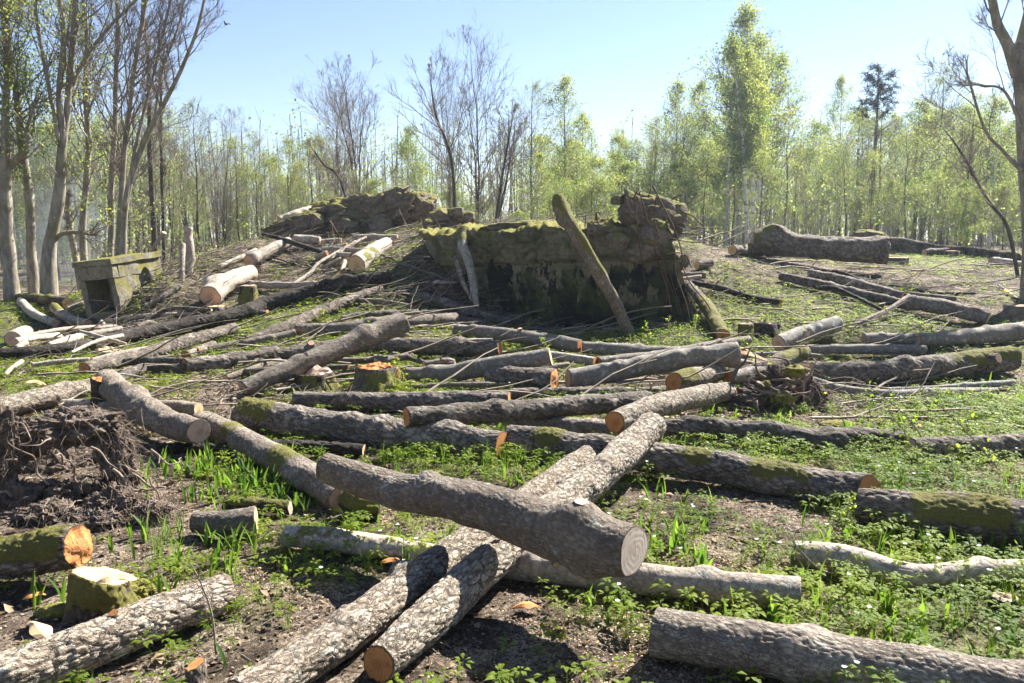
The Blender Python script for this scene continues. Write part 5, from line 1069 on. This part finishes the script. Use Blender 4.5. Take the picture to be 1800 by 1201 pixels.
# the reddish pine
def pine():
    rs = np.random.RandomState(9); y = 38; b = at_y(1528, 430, y); b[2] = H(b[0], y)[0]; top = at_y(1526, 118, y)[2]; h = top - b[2]
    e = empty('pine_tree', b, 'slim reddish-trunked pine with dark tufts at its tip, above the huge old log', 'tree'); tr = MB(); P = wavy((0, 0, -.3), (0, 0, h), 20, .015, rs); R = .15 * (1 - np.linspace(0, 1, 20) * .85); tr.tube(P, R, 8); tr.build('trunk', [MAT['trunk_red']], e)
    cr = MB(); t = rs.uniform(.25, 1, 70); S = np.stack([np.interp(t, np.linspace(0, 1, 20), P[:, k]) for k in range(3)], 1); a = rs.uniform(0, 6.28, 70); D = np.stack([np.cos(a), np.sin(a), .35 + 0 * a], 1); L = 1.7 * (1.1 - t) + .35
    P1, D1 = batch(cr, S, D, L, np.full(70, .016), 5, rs, .1, .03); hi = t > .70; p, d, _, j = pick(P1[:, hi], D1[:, hi], 10, rs, .3); P2, _ = batch(cr, p, spread(d, 40, rs), np.full(len(p), .3), np.full(len(p), .01), 3, rs, .1, -.1)
    p, d, _, j = pick(P1[:, ~hi], D1[:, ~hi], 5, rs, .3); batch(cr, p, spread(d, 40, rs), np.full(len(p), .5), np.full(len(p), .006), 3, rs, .15, 0)
    N_ = P2.reshape(-1, 3); N_ = np.repeat(N_, 5, 0); dd = rs.normal(size=N_.shape); cr.prisms(N_, N_ + dd * .07 + [0, 0, .02], .010, .004, m=1); nd = leafmat('pine_needles', (.03, .055, .025), (.05, .08, .03), (.03, .06, .01), (.05, .08, .02), .15); cr.build('crown', [MAT['twigs_grey'], nd], e)
pine()

# the standing trees at the left edge and the one at the right, trunk by trunk
def big_tree(label, stems, y, sp='bare', bark='trunk', l1=.24, ls=.065, seed=1, n1=None, bare_t0=.3, limbs=(), name='tall_tree', rmin=.0045):
    """stems: photo-traced lines (u, v, width) standing at ground distance y"""
    rs = np.random.RandomState(seed); st = []; tr = MB(); base = None
    for si, s in enumerate(stems):
        P = np.array([at_y(u, v, y + dy) for (u, v, w, dy) in [(q + (0,))[:4] for q in s]]); R = np.array([q[2] / 2 * (.84 if y > 16 else .95) * pxm(p) for q, p in zip(s, P)])
        if si == 0: base = P[0].copy(); base[2] = H(base[0], base[1])[0]
        if si == 0 or s[0][1] > 420: P[0, 2] = H(P[0, 0], P[0, 1])[0] - .2; R[0] *= 1.15
        PR = catmull(np.concatenate([P, R[:, None]], 1), 40); P, R = PR[:, :3], PR[:, 3]; R = R * (1 + .10 * noise(np.stack([P[:, 2] * 2.2, P[:, 0], P[:, 1] + seed], 1), 3)); P = P + .02 * np.stack([noise(P * 1.5, 4), noise(P * 1.5, 5), 0 * R], 1); tr.tube(P - base, R, 12); st.append((P - base, R))
    e = empty(name, base, label, 'tree'); tr.build('trunk', [MAT[bark]], e)
    for lb in limbs:
        P = np.array([at_y(u, v, y + (rs.uniform(-.1, .1))) for (u, v, w) in lb]); R = np.array([w / 2 * pxm(p) for (u, v, w), p in zip(lb, P)]); PR = catmull(np.concatenate([P, R[:, None]], 1), 20); m = MB(); m.tube(PR[:, :3] - base, PR[:, 3], 8); m.build('limb', [MAT[bark]], e); st.append((PR[:, :3] - base, PR[:, 3]))
    SPEC['_'] = dict(SPEC[sp], t0=bare_t0); 
    if n1: SPEC['_']['n1'] = n1
    cr = crown_on(st, '_', rs, max(s[0][-1][2] for s in st), ls, rmin, l1); cr.build('crown', [MAT['twigs_grey'], MAT['leaf']], e); return e
big_tree('mossy-barked tree at the far left edge that forks low with a thick hooked limb', [[(22, 520, 28), (14, 430, 26), (8, 330, 26), (12, 285, 22), (10, 210, 16), (12, 120, 12), (0, -30, 8)]], 19, limbs=[[(12, 296, 15), (40, 270, 13), (50, 250, 11), (48, 225, 8), (60, 190, 4)], [(8, 292, 12), (-10, 240, 9), (-25, 150, 6)]], seed=2, sp='budding', bare_t0=.35)
big_tree('slim mossy tree just right of the forked one, bowed to the left', [[(60, 520, 22), (55, 430, 19), (52, 350, 18), (40, 270, 16), (30, 170, 13), (14, 80, 10), (18, -30, 8)]], 19.6, limbs=[[(46, 250, 6), (58, 228, 5), (60, 195, 3)]], seed=3, sp='budding', bare_t0=.35)
big_tree('thick forked pale tree at the centre of the left group', [[(86, 520, 34), (88, 440, 27), (104, 340, 23), (110, 250, 17), (103, 170, 12), (112, 60, 10), (100, -30, 8)], [(110, 262, 14, .1), (118, 180, 13, .2), (127, 90, 13, .3), (133, 0, 10, .4), (140, -40, 8, .4)], [(127, 150, 9, .3), (150, 100, 7, .3), (190, 50, 6, .2), (240, 0, 5, 0)], [(104, 250, 9, -.1), (85, 150, 8, -.2), (65, 40, 7, -.3), (58, -30, 6, -.3)]], 19.2,
         limbs=[[(95, 425, 8), (108, 412, 8), (130, 408, 7), (155, 411, 6)]], seed=4, sp='budding', bare_t0=.35)
big_tree('slanting thinner tree leaning towards the concrete box', [[(148, 515, 14), (128, 430, 13), (115, 340, 11), (108, 280, 9)]], 20.5, seed=5, l1=.05)
big_tree('slender wavy tree standing just left of the concrete box', [[(148, 480, 14), (146, 400, 13), (153, 310, 12), (155, 250, 11), (150, 150, 10), (152, 60, 9), (142, -30, 8)]], 21, seed=6, sp='budding', bare_t0=.3)
big_tree('straight stem, leftmost of the clump rising behind the concrete box', [[(190, 460, 13), (196, 330, 12), (203, 200, 10), (205, 80, 8), (208, -30, 7)]], 19.8, seed=7, l1=.2)
big_tree('curving stem of the clump behind the concrete box that sweeps up to the right', [[(202, 460, 13), (212, 350, 12), (224, 220, 10), (246, 60, 9), (262, -30, 8)]], 19.4, seed=8, l1=.2)
big_tree('widely bending stem of the clump behind the box, its top far to the right', [[(212, 465, 14), (222, 350, 12), (255, 245, 12), (290, 180, 9), (320, 120, 8), (345, 60, 7), (362, -10, 5)], [(270, 220, 7, 0), (285, 130, 5, .1), (310, 60, 4, .2), (330, -20, 3, .2)]], 19.0, seed=9, l1=.2, limbs=[[(218, 372, 6), (240, 250, 6), (275, 110, 5), (300, 0, 4)]])
big_tree('dark straight tree behind the clump at the left', [[(272, 440, 12), (268, 340, 11), (262, 230, 9), (262, 130, 7), (250, 20, 5)]], 24, seed=10, bark='trunk_dark', l1=.12)
big_tree('thin dark pole-like tree right of the dark straight one', [[(285, 430, 7), (284, 300, 6), (283, 200, 5), (284, 110, 3)]], 25, seed=11, bark='trunk_dark', l1=.09)
big_tree('big hazy tree cut off by the right edge, forking into heavy limbs', [[(1818, 528, 40), (1818, 420, 40), (1812, 300, 38), (1804, 190, 38), (1794, 110, 32)], [(1792, 130, 30, 0), (1772, 80, 20, 0), (1752, 40, 17, 0), (1742, -20, 14, 0)], [(1788, 120, 30, 0), (1800, 70, 26, 0), (1815, 0, 22, 0), (1825, -60, 16, 0)]], 14.0, seed=12, sp='bare', bark='trunk', l1=.2, bare_t0=.35, name='big_tree',
         limbs=[[(1796, 300, 8), (1760, 262, 6), (1730, 225, 5), (1700, 130, 4)], [(1798, 230, 6), (1765, 160, 5), (1720, 150, 3)]])
big_tree('bare leaning sapling arching over beside the big tree at the right', [[(1795, 480, 7), (1770, 400, 7), (1735, 350, 6), (1690, 270, 5), (1655, 222, 1)]], 17, seed=13, bark='trunk_dark', l1=.25, n1=18)
# overhanging branch tip at the upper right
mb = MB(); rs = np.random.RandomState(3); P0 = np.array([at_y(1668, 0, 13.5), at_y(1655, 12, 13.5), at_y(1636, 28, 13.5)]); 
# leaning bare stems at the middle
big_tree('arching bare stem left of the wide fan crown, behind the ridge', [[(632, 345, 5), (600, 322, 5), (570, 290, 5), (545, 255, 1.5)]], 27, seed=14, bark='trunk_dark', l1=.22, n1=22)
big_tree('dark slim tree bending up behind the tumbled stones, left of the tallest', [[(802, 385, 7), (796, 300, 7), (785, 250, 6), (765, 200, 5), (755, 130, 1)]], 27, seed=15, bark='trunk_dark', l1=.28, n1=26)
big_tree('pair of dark stems leaning right behind the wall top', [[(862, 390, 6), (880, 330, 6), (890, 270, 5), (902, 200, 1)], [(875, 385, 5, .3), (888, 330, 5, .3), (905, 235, 1, .3)]], 27, seed=16, bark='trunk_dark', l1=.28, n1=24)
for q, (u, w, dv) in enumerate([(1309, 7, -22), (1322, 7, -8), (1333, 7, 0)]):
    big_tree(['left white trunk of the birch trio behind the huge old log', 'middle white trunk of the birch trio behind the huge old log', 'right white trunk of the birch trio behind the huge old log'][q], [[(u + 4, 432, w + 2), (u, 300, w), (u + dv * .5, 180, w - 2), (u + dv, 70 + q * 22, 2)]], 36 + q * .7, sp='birch_thin', bark='birch', l1=.11, ls=.075, seed=30 + q, bare_t0=.4, name='birch_tree')

# ---------------------------------------------------------------- ground cover
def visible_xy(n, y0, y1, rs, power=1.0, side=1.0):
    """points spread over the clearing, thinning with distance"""
    if power == 0: y = np.sqrt(rs.uniform(y0 * y0, y1 * y1, n))
    else: y = np.exp(rs.uniform(math.log(y0), math.log(y1), n))
    return rs.uniform(-1, 1, n) * (y * side + 1.2), y
def diamonds(mb, B_, D, L, W, rs, a, m=0, fold=.25, droop=.2):
    """leaflets from base B_ along D, folded along the midrib"""
    n = len(B_); up = np.array([0, 0, 1.0]); S_ = np.cross(D, up); S_ /= np.linalg.norm(S_, axis=1)[:, None] + 1e-6; U_ = np.cross(S_, D)
    L = L[:, None]; W = W[:, None]; mid = B_ + D * L * .5; tip = B_ + D * L - np.array([0, 0, 1]) * L * droop
    V = np.stack([B_, mid + S_ * W + U_ * W * fold, tip, mid - S_ * W + U_ * W * fold, mid + U_ * L * .04], 1).reshape(-1, 3); i = np.arange(n)[:, None] * 5
    T = np.concatenate([i + np.array([[0, 1, 4]]), i + np.array([[1, 2, 4]]), i + np.array([[2, 3, 4]]), i + np.array([[3, 0, 4]])]); mb.add(V, T, None, np.repeat(a, 5), m)
def anemones(n, y0, y1, seed, power, name, size=1.0, stem=True, nl=9, flow=.12):
    rs = np.random.RandomState(seed); x, y = visible_xy(n, y0, y1, rs, power); g = green(x, y); keep = rs.uniform(.08, .85, n) < g; x, y, g = x[keep], y[keep], g[keep]; n = len(x)
    z = Hn(x, y); mb = MB(); h = (rs.uniform(.03, .13, n) if stem else rs.uniform(.015, .075, n)) * (.6 + .5 * g); C0 = np.stack([x, y, z], 1); tilt = rs.normal(0, .25, (n, 2)); top = C0 + np.stack([tilt[:, 0] * h, tilt[:, 1] * h, h], 1)
    if stem: mb.prisms(C0 - [0, 0, .02], top, .0016 * size, .001 * size, np.full(n, .4))
    az = rs.uniform(0, 6.28, n); tone = np.clip(.6 + .35 * noise(C0 * 2.0, 3) + rs.uniform(-.25, .25, n), 0, 1); sc = rs.uniform(.6, 1.35, n) * size
    for q in range(nl):
        grp = q // 3; lob = q % 3 - 1; a = az + grp * 2.09 + lob * .55 + rs.normal(0, .12, n); el = rs.uniform(-.25, .45, n)
        D = np.stack([np.cos(a) * np.cos(el), np.sin(a) * np.cos(el), np.sin(el)], 1); L = sc * (.036 if lob == 0 else .028) * rs.uniform(.8, 1.3, n); off = D * (.012 * sc)[:, None]
        diamonds(mb, top + off, D, L, L * .24, rs, np.clip(tone + rs.uniform(-.12, .12, n), 0, 1))
    fl = (rs.uniform(0, 1, n) < flow * (.25 + 1.6 * (noise(C0 * .7, 88) > .0)) * (x > -1.0)); fb = top[fl] + np.stack([rs.normal(0, .01, fl.sum()), rs.normal(0, .01, fl.sum()), rs.uniform(.02, .045, fl.sum()) * size], 1); nf = len(fb)
    if nf:
        if stem: mb.prisms(top[fl], fb, .001, .001, np.full(nf, .5))
        a0 = rs.uniform(0, 6.28, nf)
        for q in range(6):
            a = a0 + q * 1.047; D = np.stack([np.cos(a) * .93, np.sin(a) * .93, .35 + 0 * a], 1); L = np.full(nf, .013) * rs.uniform(.8, 1.2, nf) * size; diamonds(mb, fb, D, L, L * .38, rs, np.full(nf, .5), 1, .1, 0)
    o = mb.build(name, [MAT['plant'], MAT['petal']], smooth=False, loc=(0, y0, 0)); tag(o, kind='stuff'); return o
anemones(27000, 2.1, 8.5, 1, 0, 'anemone_carpet', 1.0, True, 9, .022)
anemones(80000, 7.5, 27, 2, 1, 'low_green_plants', 1.15, False, 6, .005)
def blades(spots, n_rand, seed, name, L0=.15, W0=.0105, per=(1, 3), grass=False):
    rs = np.random.RandomState(seed); X = []; 
    for (u, v, r, n) in spots:
        p = at(u, v); X += [(p[0] + rs.normal(0, r), p[1] + rs.normal(0, r * 1.2), rs.uniform(.75, 1.2)) for _ in range(n)]
    if n_rand:
        x, y = visible_xy(n_rand, 2.2, 12, rs, 1); k = rs.uniform(0.1, 1, n_rand) < green(x, y); X += [(a, b, rs.uniform(.45, .95)) for a, b in zip(x[k], y[k])]
    X = np.array(X); z = Hn(X[:, 0], X[:, 1]); mb = MB(); reps = rs.randint(per[0], per[1] + 1, len(X)); j = np.repeat(np.arange(len(X)), reps); n = len(j)
    B_ = np.stack([X[j, 0] + rs.normal(0, .008, n), X[j, 1] + rs.normal(0, .008, n), z[j] - .01], 1); a = rs.uniform(0, 6.28, n); lean = rs.uniform(.08, .6, n); L = L0 * X[j, 2] * rs.uniform(.7, 1.25, n); W = W0 * X[j, 2] * rs.uniform(.7, 1.2, n)
    K = 6; rows = []; p = B_.copy(); side = np.stack([-np.sin(a), np.cos(a), 0 * a], 1)
    for k in range(K + 1):
        t = k / K; w = W * (math.sin(math.pi * min(1, t * .94 + .06)) ** .8 if not grass else (1 - t) ** .7 + .03); el = math.pi / 2 - lean * (0.35 + 1.5 * t); D = np.stack([np.cos(a) * np.cos(el), np.sin(a) * np.cos(el), np.sin(el)], 1); Nn = np.cross(side, D)
        rows.append(np.stack([p - side * w[:, None] + Nn * (w * -.4)[:, None] , p, p + side * w[:, None] + Nn * (w * -.4)[:, None]], 1)); p = p + D * (L / K)[:, None]
    A_ = np.stack(rows, 1); V = A_.reshape(-1, 3); i = (np.arange(n)[:, None] * (K + 1) * 3); Q = []
    for k in range(K):
        for c_ in (0, 1): Q.append(i + np.array([[k * 3 + c_, k * 3 + c_ + 1, k * 3 + c_ + 4, k * 3 + c_ + 3]]))
    tone = np.clip(.45 + rs.uniform(-.4, .4, n), 0, 1); mb.add(V, None, np.concatenate(Q), np.repeat(tone, (K + 1) * 3)); o = mb.build(name, [MAT['blade']], smooth=True, loc=(0, 3, 0)); tag(o, kind='stuff')
blades([(430, 850, .22, 80), (320, 830, .15, 30), (520, 870, .15, 24), (350, 970, .10, 10), (420, 990, .08, 8), (240, 960, .10, 9), (1200, 900, .15, 12), (1170, 960, .12, 8), (1190, 980, .1, 7), (1330, 740, .3, 22), (1290, 770, .2, 14), (1700, 960, .3, 26), (60, 1060, .08, 6), (300, 1040, .15, 8), (1420, 1090, .2, 14), (1500, 760, .4, 20), (210, 700, .12, 10), (160, 690, .1, 8), (870, 780, .3, 14), (1750, 720, .5, 40), (1600, 1080, .3, 22)], 1500, 5, 'lily_blades')
blades([(755, 790, .04, 6), (705, 985, .05, 3), (930, 800, .3, 20), (700, 820, .2, 8), (1130, 790, .25, 14), (860, 830, .15, 10), (1050, 835, .2, 10), (600, 900, .3, 10), (1600, 870, .5, 30), (250, 1010, .2, 10)], 1300, 6, 'grass_tufts', .17, .0030, (4, 9), True)
# dry litter, twigs and sawdust
def litter():
    rs = np.random.RandomState(12); mb = MB()
    for (n, y0, y1, pw, s) in ((4800, 2.1, 9, 0, .042), (50000, 2.1, 8, 0, .018), (36000, 7, 24, 1, .036)):
        x, y = visible_xy(n, y0, y1, rs, pw); k = rs.uniform(0, 1, n) < 1.05 - .55 * green(x, y); x, y = x[k], y[k]; n = len(x); z = Hn(x, y) + rs.uniform(.0, .012, n) * s / .02; P = np.stack([x, y, z], 1)
        a = rs.uniform(0, 6.28, n); el = rs.normal(0, .35, n); D = np.stack([np.cos(a) * np.cos(el), np.sin(a) * np.cos(el), np.sin(el)], 1); L = s * rs.uniform(.5, 1.7, n) ** 1.2
        diamonds(mb, P - D * (L * .5)[:, None], D, L, L * rs.uniform(.2, .42, n), rs, rs.uniform(0, 1, n) ** 1.6, 0, rs.normal(0, .5, n)[:, None] if False else .3, rs.normal(0, .3, n)[:, None] if False else .1)
    o = mb.build('dry_leaf_litter', [MAT['litter']], smooth=False, loc=(0, 3, 0)); tag(o, kind='stuff')
    mb = MB()
    for (n, y0, y1, pw, lo, hi, r) in ((9500, 2.1, 8, 0, .02, .18, .0014), (9000, 6, 26, 1, .06, .45, .0045)):
        x, y = visible_xy(n, y0, y1, rs, pw); z = Hn(x, y) + rs.uniform(0, .02, n); P = np.stack([x, y, z], 1); a = rs.uniform(0, 6.28, n); el = rs.normal(.02, .16, n); L = rs.uniform(lo, hi, n) * rs.uniform(.3, 1, n)
        D = np.stack([np.cos(a) * np.cos(el), np.sin(a) * np.cos(el), np.sin(el)], 1); tone = rs.uniform(0, 1, n); mid = P + D * L[:, None] * .5 + rs.normal(0, .06, (n, 3)) * L[:, None]; rr = r * rs.uniform(.5, 2.2, n); mb.prisms(P, mid, rr, rr * .8, tone); mb.prisms(mid, P + D * L[:, None], rr * .8, rr * .4, tone)
    # brushwood heaps
    for (u, v, rx, n, L0) in [(300, 560, 1.1, 260, .9), (180, 590, .9, 150, .8), (560, 445, 1.3, 260, .9), (740, 480, 1.2, 320, .9), (790, 470, .8, 200, .6), (800, 540, .9, 160, .6), (250, 490, .8, 320, .8), (225, 555, .5, 120, .5), (1200, 540, .5, 120, .5), (430, 700, .5, 110, .3), (300, 745, .4, 90, .3), (560, 700, .6, 120, .3), (1480, 500, 1.3, 160, .6), (350, 460, 1.0, 150, .7), (500, 640, .9, 90, .4), (90, 640, 1.0, 120, .5), (1460, 700, .6, 160, .3), (900, 400, 2, 200, .5), (1100, 400, .8, 160, .4), (700, 425, 1.2, 160, .7), (800, 395, 1.2, 160, .5)]:
        p = at(u, v); n_ = n; x = p[0] + rs.normal(0, rx, n_); y = p[1] + rs.normal(0, rx * .7, n_); z = H(x, y) + rs.uniform(0, .16, n_) * min(1, L0 * 1.3); a = rs.normal(.4, .8, n_); el = rs.normal(.05, .28, n_); D = np.stack([np.cos(a) * np.cos(el), np.sin(a) * np.cos(el), np.sin(el)], 1); L = L0 * rs.uniform(.25, 1.2, n_)
        batch(mb, np.stack([x, y, z], 1), D, L, rs.uniform(.003, .010, n_) * min(1.2, p[1] / 12 + .2), 4, rs, .14, .0, .4)
        for arr in mb.A[-4:]: arr[:] = np.repeat(rs.uniform(.0, .75, n_), 6)
    n = 760; y = rs.uniform(7.2, 20, n); x = rs.uniform(-.62, .62, n) * y; k = (x < 1.5) | (rs.uniform(0, 1, n) < .35); x, y = x[k], y[k]; n = len(x); a = rs.normal(.15, .55, n); el = rs.normal(.03, .06, n); P = np.stack([x, y, H(x, y) + rs.uniform(.01, .08, n)], 1)
    batch(mb, P, np.stack([np.cos(a) * np.cos(el), np.sin(a) * np.cos(el), np.sin(el)], 1), rs.uniform(.4, 1.9, n), rs.uniform(.008, .022, n), 6, rs, .09, 0, .4)
    for arr in mb.A[-6:]: arr[:] = np.repeat(rs.uniform(.1, 1, n), 6)
    o = mb.build('fallen_twigs', [MAT['twig']], smooth=True, loc=(0, 3, 0)); tag(o, kind='stuff')
    mb = MB(); spots = [(250, 880, .25, 500), (300, 850, .2, 300), (480, 1000, .15, 350), (560, 1030, .2, 350), (240, 1020, .12, 250), (1280, 1000, .25, 700), (1100, 1100, .4, 800), (1200, 1010, .3, 500), (700, 900, .2, 300), (660, 910, .1, 250), (1450, 740, .3, 250), (1530, 700, .5, 300), (1330, 860, .3, 200), (400, 520, .5, 120), (950, 1180, .3, 400), (1180, 1150, .3, 600), (1000, 830, .3, 250)]
    for (u, v, r, n) in spots:
        p = at(u, v); x = p[0] + rs.normal(0, r, n); y = p[1] + rs.normal(0, r * .8, n); z = Hn(x, y) + .004; a = rs.uniform(0, 6.28, n); D = np.stack([np.cos(a), np.sin(a), rs.normal(0, .2, n)], 1); L = rs.uniform(.003, .014, n)
        diamonds(mb, np.stack([x, y, z], 1), D, L, L * .35, rs, rs.uniform(0, 1, n))
    o = mb.build('sawdust_chips', [MAT['chips']], smooth=False, loc=(0, 3, 0)); tag(o, kind='stuff')
litter()
def clods():
    rs = np.random.RandomState(31); mb = MB(); V, T = ICO[2]; n = 3800; x, y = visible_xy(n, 2.1, 9, rs, 0); k = rs.uniform(.1, 1.1, n) > green(x, y); x, y = x[k], y[k]; z = Hn(x, y)
    for a, b, c_ in zip(x, y, z): s = .004 + .012 * rs.uniform() ** 3; mb.add(V * (1 + .25 * rs.normal(size=(len(V), 1))) * s * np.array([1, 1, .6]) + (a, b, c_ + s * .2), T)
    o = mb.build('soil_crumbs', [MAT['rootsoil']], smooth=False, loc=(0, 3, 0)); tag(o, kind='stuff')
clods()
# moss humps on the ground
for q, (u, v, w, h, lab) in enumerate([(215, 1035, 110, 40, 'yellow-green moss hummock right of the slanting-cut stump'), (95, 1075, 60, 24, 'moss tuft left of the slanting-cut stump'), (995, 838, 130, 18, 'brown mossy hump of soil left of the twin logs'), (545, 1000, 40, 20, 'small mossy hump by the rotting log'), (1475, 748, 70, 16, 'mossy hump on the soil slope right of the root clump')]):
    c_ = at(u, v); s = pxm(c_); V, T = ICO[5]; P = V * (1 + .22 * fbm(V * 2.5 + q, 4, 3) + .10 * fbm(V * 14, 3, 5))[:, None] * np.array([w * s / 2, w * s / 3, h * s * .55]); me = mesh_np('moss_hummock', P, T, None, [MAT['moss']], True, {}); o = link('moss_hummock', me, None, tuple(c_)); tag(o, lab, 'moss')
# saplings and sprigs with fresh leaves
def sapling(u, v, hpx, lab, lean=(0, 0), nb=6, lf=.03, seed=1, name='sapling'):
    rs = np.random.RandomState(seed); b = at(u, v); s = pxm(b); h = hpx * s; e = empty(name, b, lab, 'sapling'); st = MB(); P = wavy((0, 0, -.02), (lean[0] * h, lean[1] * h, h), 10, .10, rs); st.tube(P, np.linspace(max(.004, s * .9), .0015, 10), 4, a=.3); st.build('stem', [MAT['twig']], e)
    lv = MB(); i = rs.randint(3, 10, nb); D = np.stack([rs.normal(0, 1, nb), rs.normal(0, 1, nb), rs.uniform(.1, .8, nb)], 1); Pb, _ = batch(lv, P[i], D, np.full(nb, h * .28), np.full(nb, max(.0015, s * .45)), 3, rs, .2, .05); B_ = np.concatenate([Pb[1:].reshape(-1, 3), P[4:]]); B_ = np.repeat(B_, 3, 0)
    D = rs.normal(size=B_.shape); D[:, 2] *= .5; D /= np.linalg.norm(D, axis=1)[:, None]; L = lf * rs.uniform(.6, 1.3, len(B_)); diamonds(lv, B_, D, L, L * .3, rs, np.clip(rs.uniform(.4, 1.2, len(B_)), 0, 1), 1); lv.build('leaves', [MAT['twig'], MAT['plant']], e, smooth=False)
for q, a in enumerate([(712, 682, 50, 'leafy sprig growing beside the bright split stump'), (698, 668, 30, 'small leafy sprig against the tipped-up smooth log'), (925, 592, 26, 'small bright sapling in front of the dark wall, near its middle'), (905, 598, 20, 'low sprig left of the sapling in front of the wall'), (1175, 600, 44, 'leafy sapling at the right foot of the wall'),
                       (1215, 598, 36, 'bushy sapling right under the end of the wall'), (1142, 604, 34, 'sapling between the leaning trunk and the wall end'), (1192, 606, 30, 'low bushy sprig among the saplings at the wall end'), (1340, 690, 60, 'yellow-leaved sprig behind the torn root clump'), (960, 628, 34, 'sprig sprouting by the end of the smooth tipped log'),
                       (1302, 640, 46, 'sprig by the end of the smooth raised log'), (560, 575, 30, 'sprig on the green slope above the jutting log'), (245, 545, 18, 'yellow sprig in the doorway shadow of the concrete box'), (650, 590, 24, 'thin sprig behind the jutting pale log'), (1075, 400, 24, 'bright sapling growing on top of the wall'), (680, 385, 30, 'green sprig growing in the ridge crack'), (744, 400, 24, 'sprig among the tumbled stones'),
                       (1480, 935, 60, 'slender sprig in front of the mossy cushioned log'), (810, 600, 16, 'tiny sprig near the curved brown log'), (1345, 590, 40, 'sprig beside the hollow stump')]):
    sapling(*a, nb=7, lf=.035 if a[1] < 560 else (.022 + .012 * (a[1] < 700)), seed=q + 3, lean=((q % 3 - 1) * .2, 0))
def arch(pts, lab, lf=.035, seed=1, d0=7.5):
    rs = np.random.RandomState(seed); b = at(*pts[0]); P = np.array([b] + [at_y(u, v, b[1] - .05 * k) for k, (u, v) in enumerate(pts[1:], 1)]); P = catmull(P, 24); e = empty('sapling', b, lab, 'sapling'); st = MB(); st.tube(P, np.linspace(.006, .002, 24), 5, a=.8); st.build('stem', [MAT['twig']], e, loc=b)
    lv = MB(); i = rs.randint(4, 24, 26); D = rs.normal(size=(26, 3)); Pb, _ = batch(lv, P[i], D, rs.uniform(.05, .22, 26), np.full(26, .0016), 3, rs, .2, .02); B_ = np.repeat(Pb[2:].reshape(-1, 3), 1, 0); D = rs.normal(size=B_.shape); D /= np.linalg.norm(D, axis=1)[:, None]; L = lf * rs.uniform(.6, 1.3, len(B_)); diamonds(lv, B_, D, L, L * .32, rs, np.clip(rs.uniform(.0, .6, len(B_)), 0, 1), 1); lv.build('leaves', [MAT['twig'], MAT['plant']], e, loc=b, smooth=False)
arch([(1640, 800), (1600, 740), (1555, 700), (1500, 665), (1450, 668)], 'arching thin sapling with yellow leaves on the right, leaning left over the thin log', seed=3)
arch([(1760, 830), (1700, 760), (1660, 720), (1640, 690)], 'thin arching sapling near the right edge above the mossy cushioned log', seed=4)
arch([(1600, 800), (1590, 760), (1570, 735), (1560, 715)], 'short upright sapling where the two rough grey logs meet', seed=5)
arch([(380, 1150), (372, 1080), (355, 1030), (335, 990)], 'thin bare reddish shoot leaning over the pale scaly log', lf=.0001, seed=6)
arch([(1475, 1010), (1440, 1000), (1400, 960), (1392, 940)], 'thin bare twig sprouting beside the crooked pale log', lf=.002, seed=7)

# ---------------------------------------------------------------- smoke and haze
def ellipsoid_volume(name, c_, size, dens, col, kind='stuff', ns=1.0):
    V, T = ICO[3]; me = mesh_np(name, V * np.array(size), T, None, [], True, {}); N = NT(name + '_air'); tc = N.n('TexCoord').outputs['Object']
    r = N.n('VectorMath', operation='LENGTH', i={0: N.scale(tc, tuple(1 / s for s in size))}).outputs['Value']; fall = N.ramp(r, [(.2, 1.0), (1.0, 0.0)])
    nz = N.ramp(N.noise(tc, ns, 3), [(.4, 0.0), (.62, 1.0)]); dn = N.math('MULTIPLY', N.math('MULTIPLY', nz, fall), dens)
    v = N.n('VolumePrincipled', i={'Color': col, 'Density': dn, 'Anisotropy': .6}); N.t.links.new(v.outputs[0], N.out.inputs['Volume']); N.m.cycles.volume_step_rate = 1.0
    me.materials.append(N.m); o = link(name, me, None, tuple(c_)); tag(o, kind=kind); return o
ellipsoid_volume('smoke', at_y(95, 400, 24.5), (2.3, 1.6, 3.6), .45, (.80, .90, 1.0), ns=.9)
def haze():
    x0, x1, y0, y1, z0, z1 = -1400, 1400, -60, 1000, -3, 22
    V = [(x, y, z) for x in (x0, x1) for y in (y0, y1) for z in (z0, z1)]
    Q = [(0, 1, 3, 2), (4, 6, 7, 5), (0, 4, 5, 1), (2, 3, 7, 6), (0, 2, 6, 4), (1, 5, 7, 3)]
    N = NT('pale_haze_air'); v = N.n('VolumePrincipled', i={'Color': (.72, .86, 1.0), 'Density': HAZE_DENSITY, 'Anisotropy': .5}); N.t.links.new(v.outputs[0], N.out.inputs['Volume'])
    me = mesh_np('haze', V, None, np.array(Q), [N.m], False, {}); o = link('haze', me); tag(o, kind='stuff')
haze()
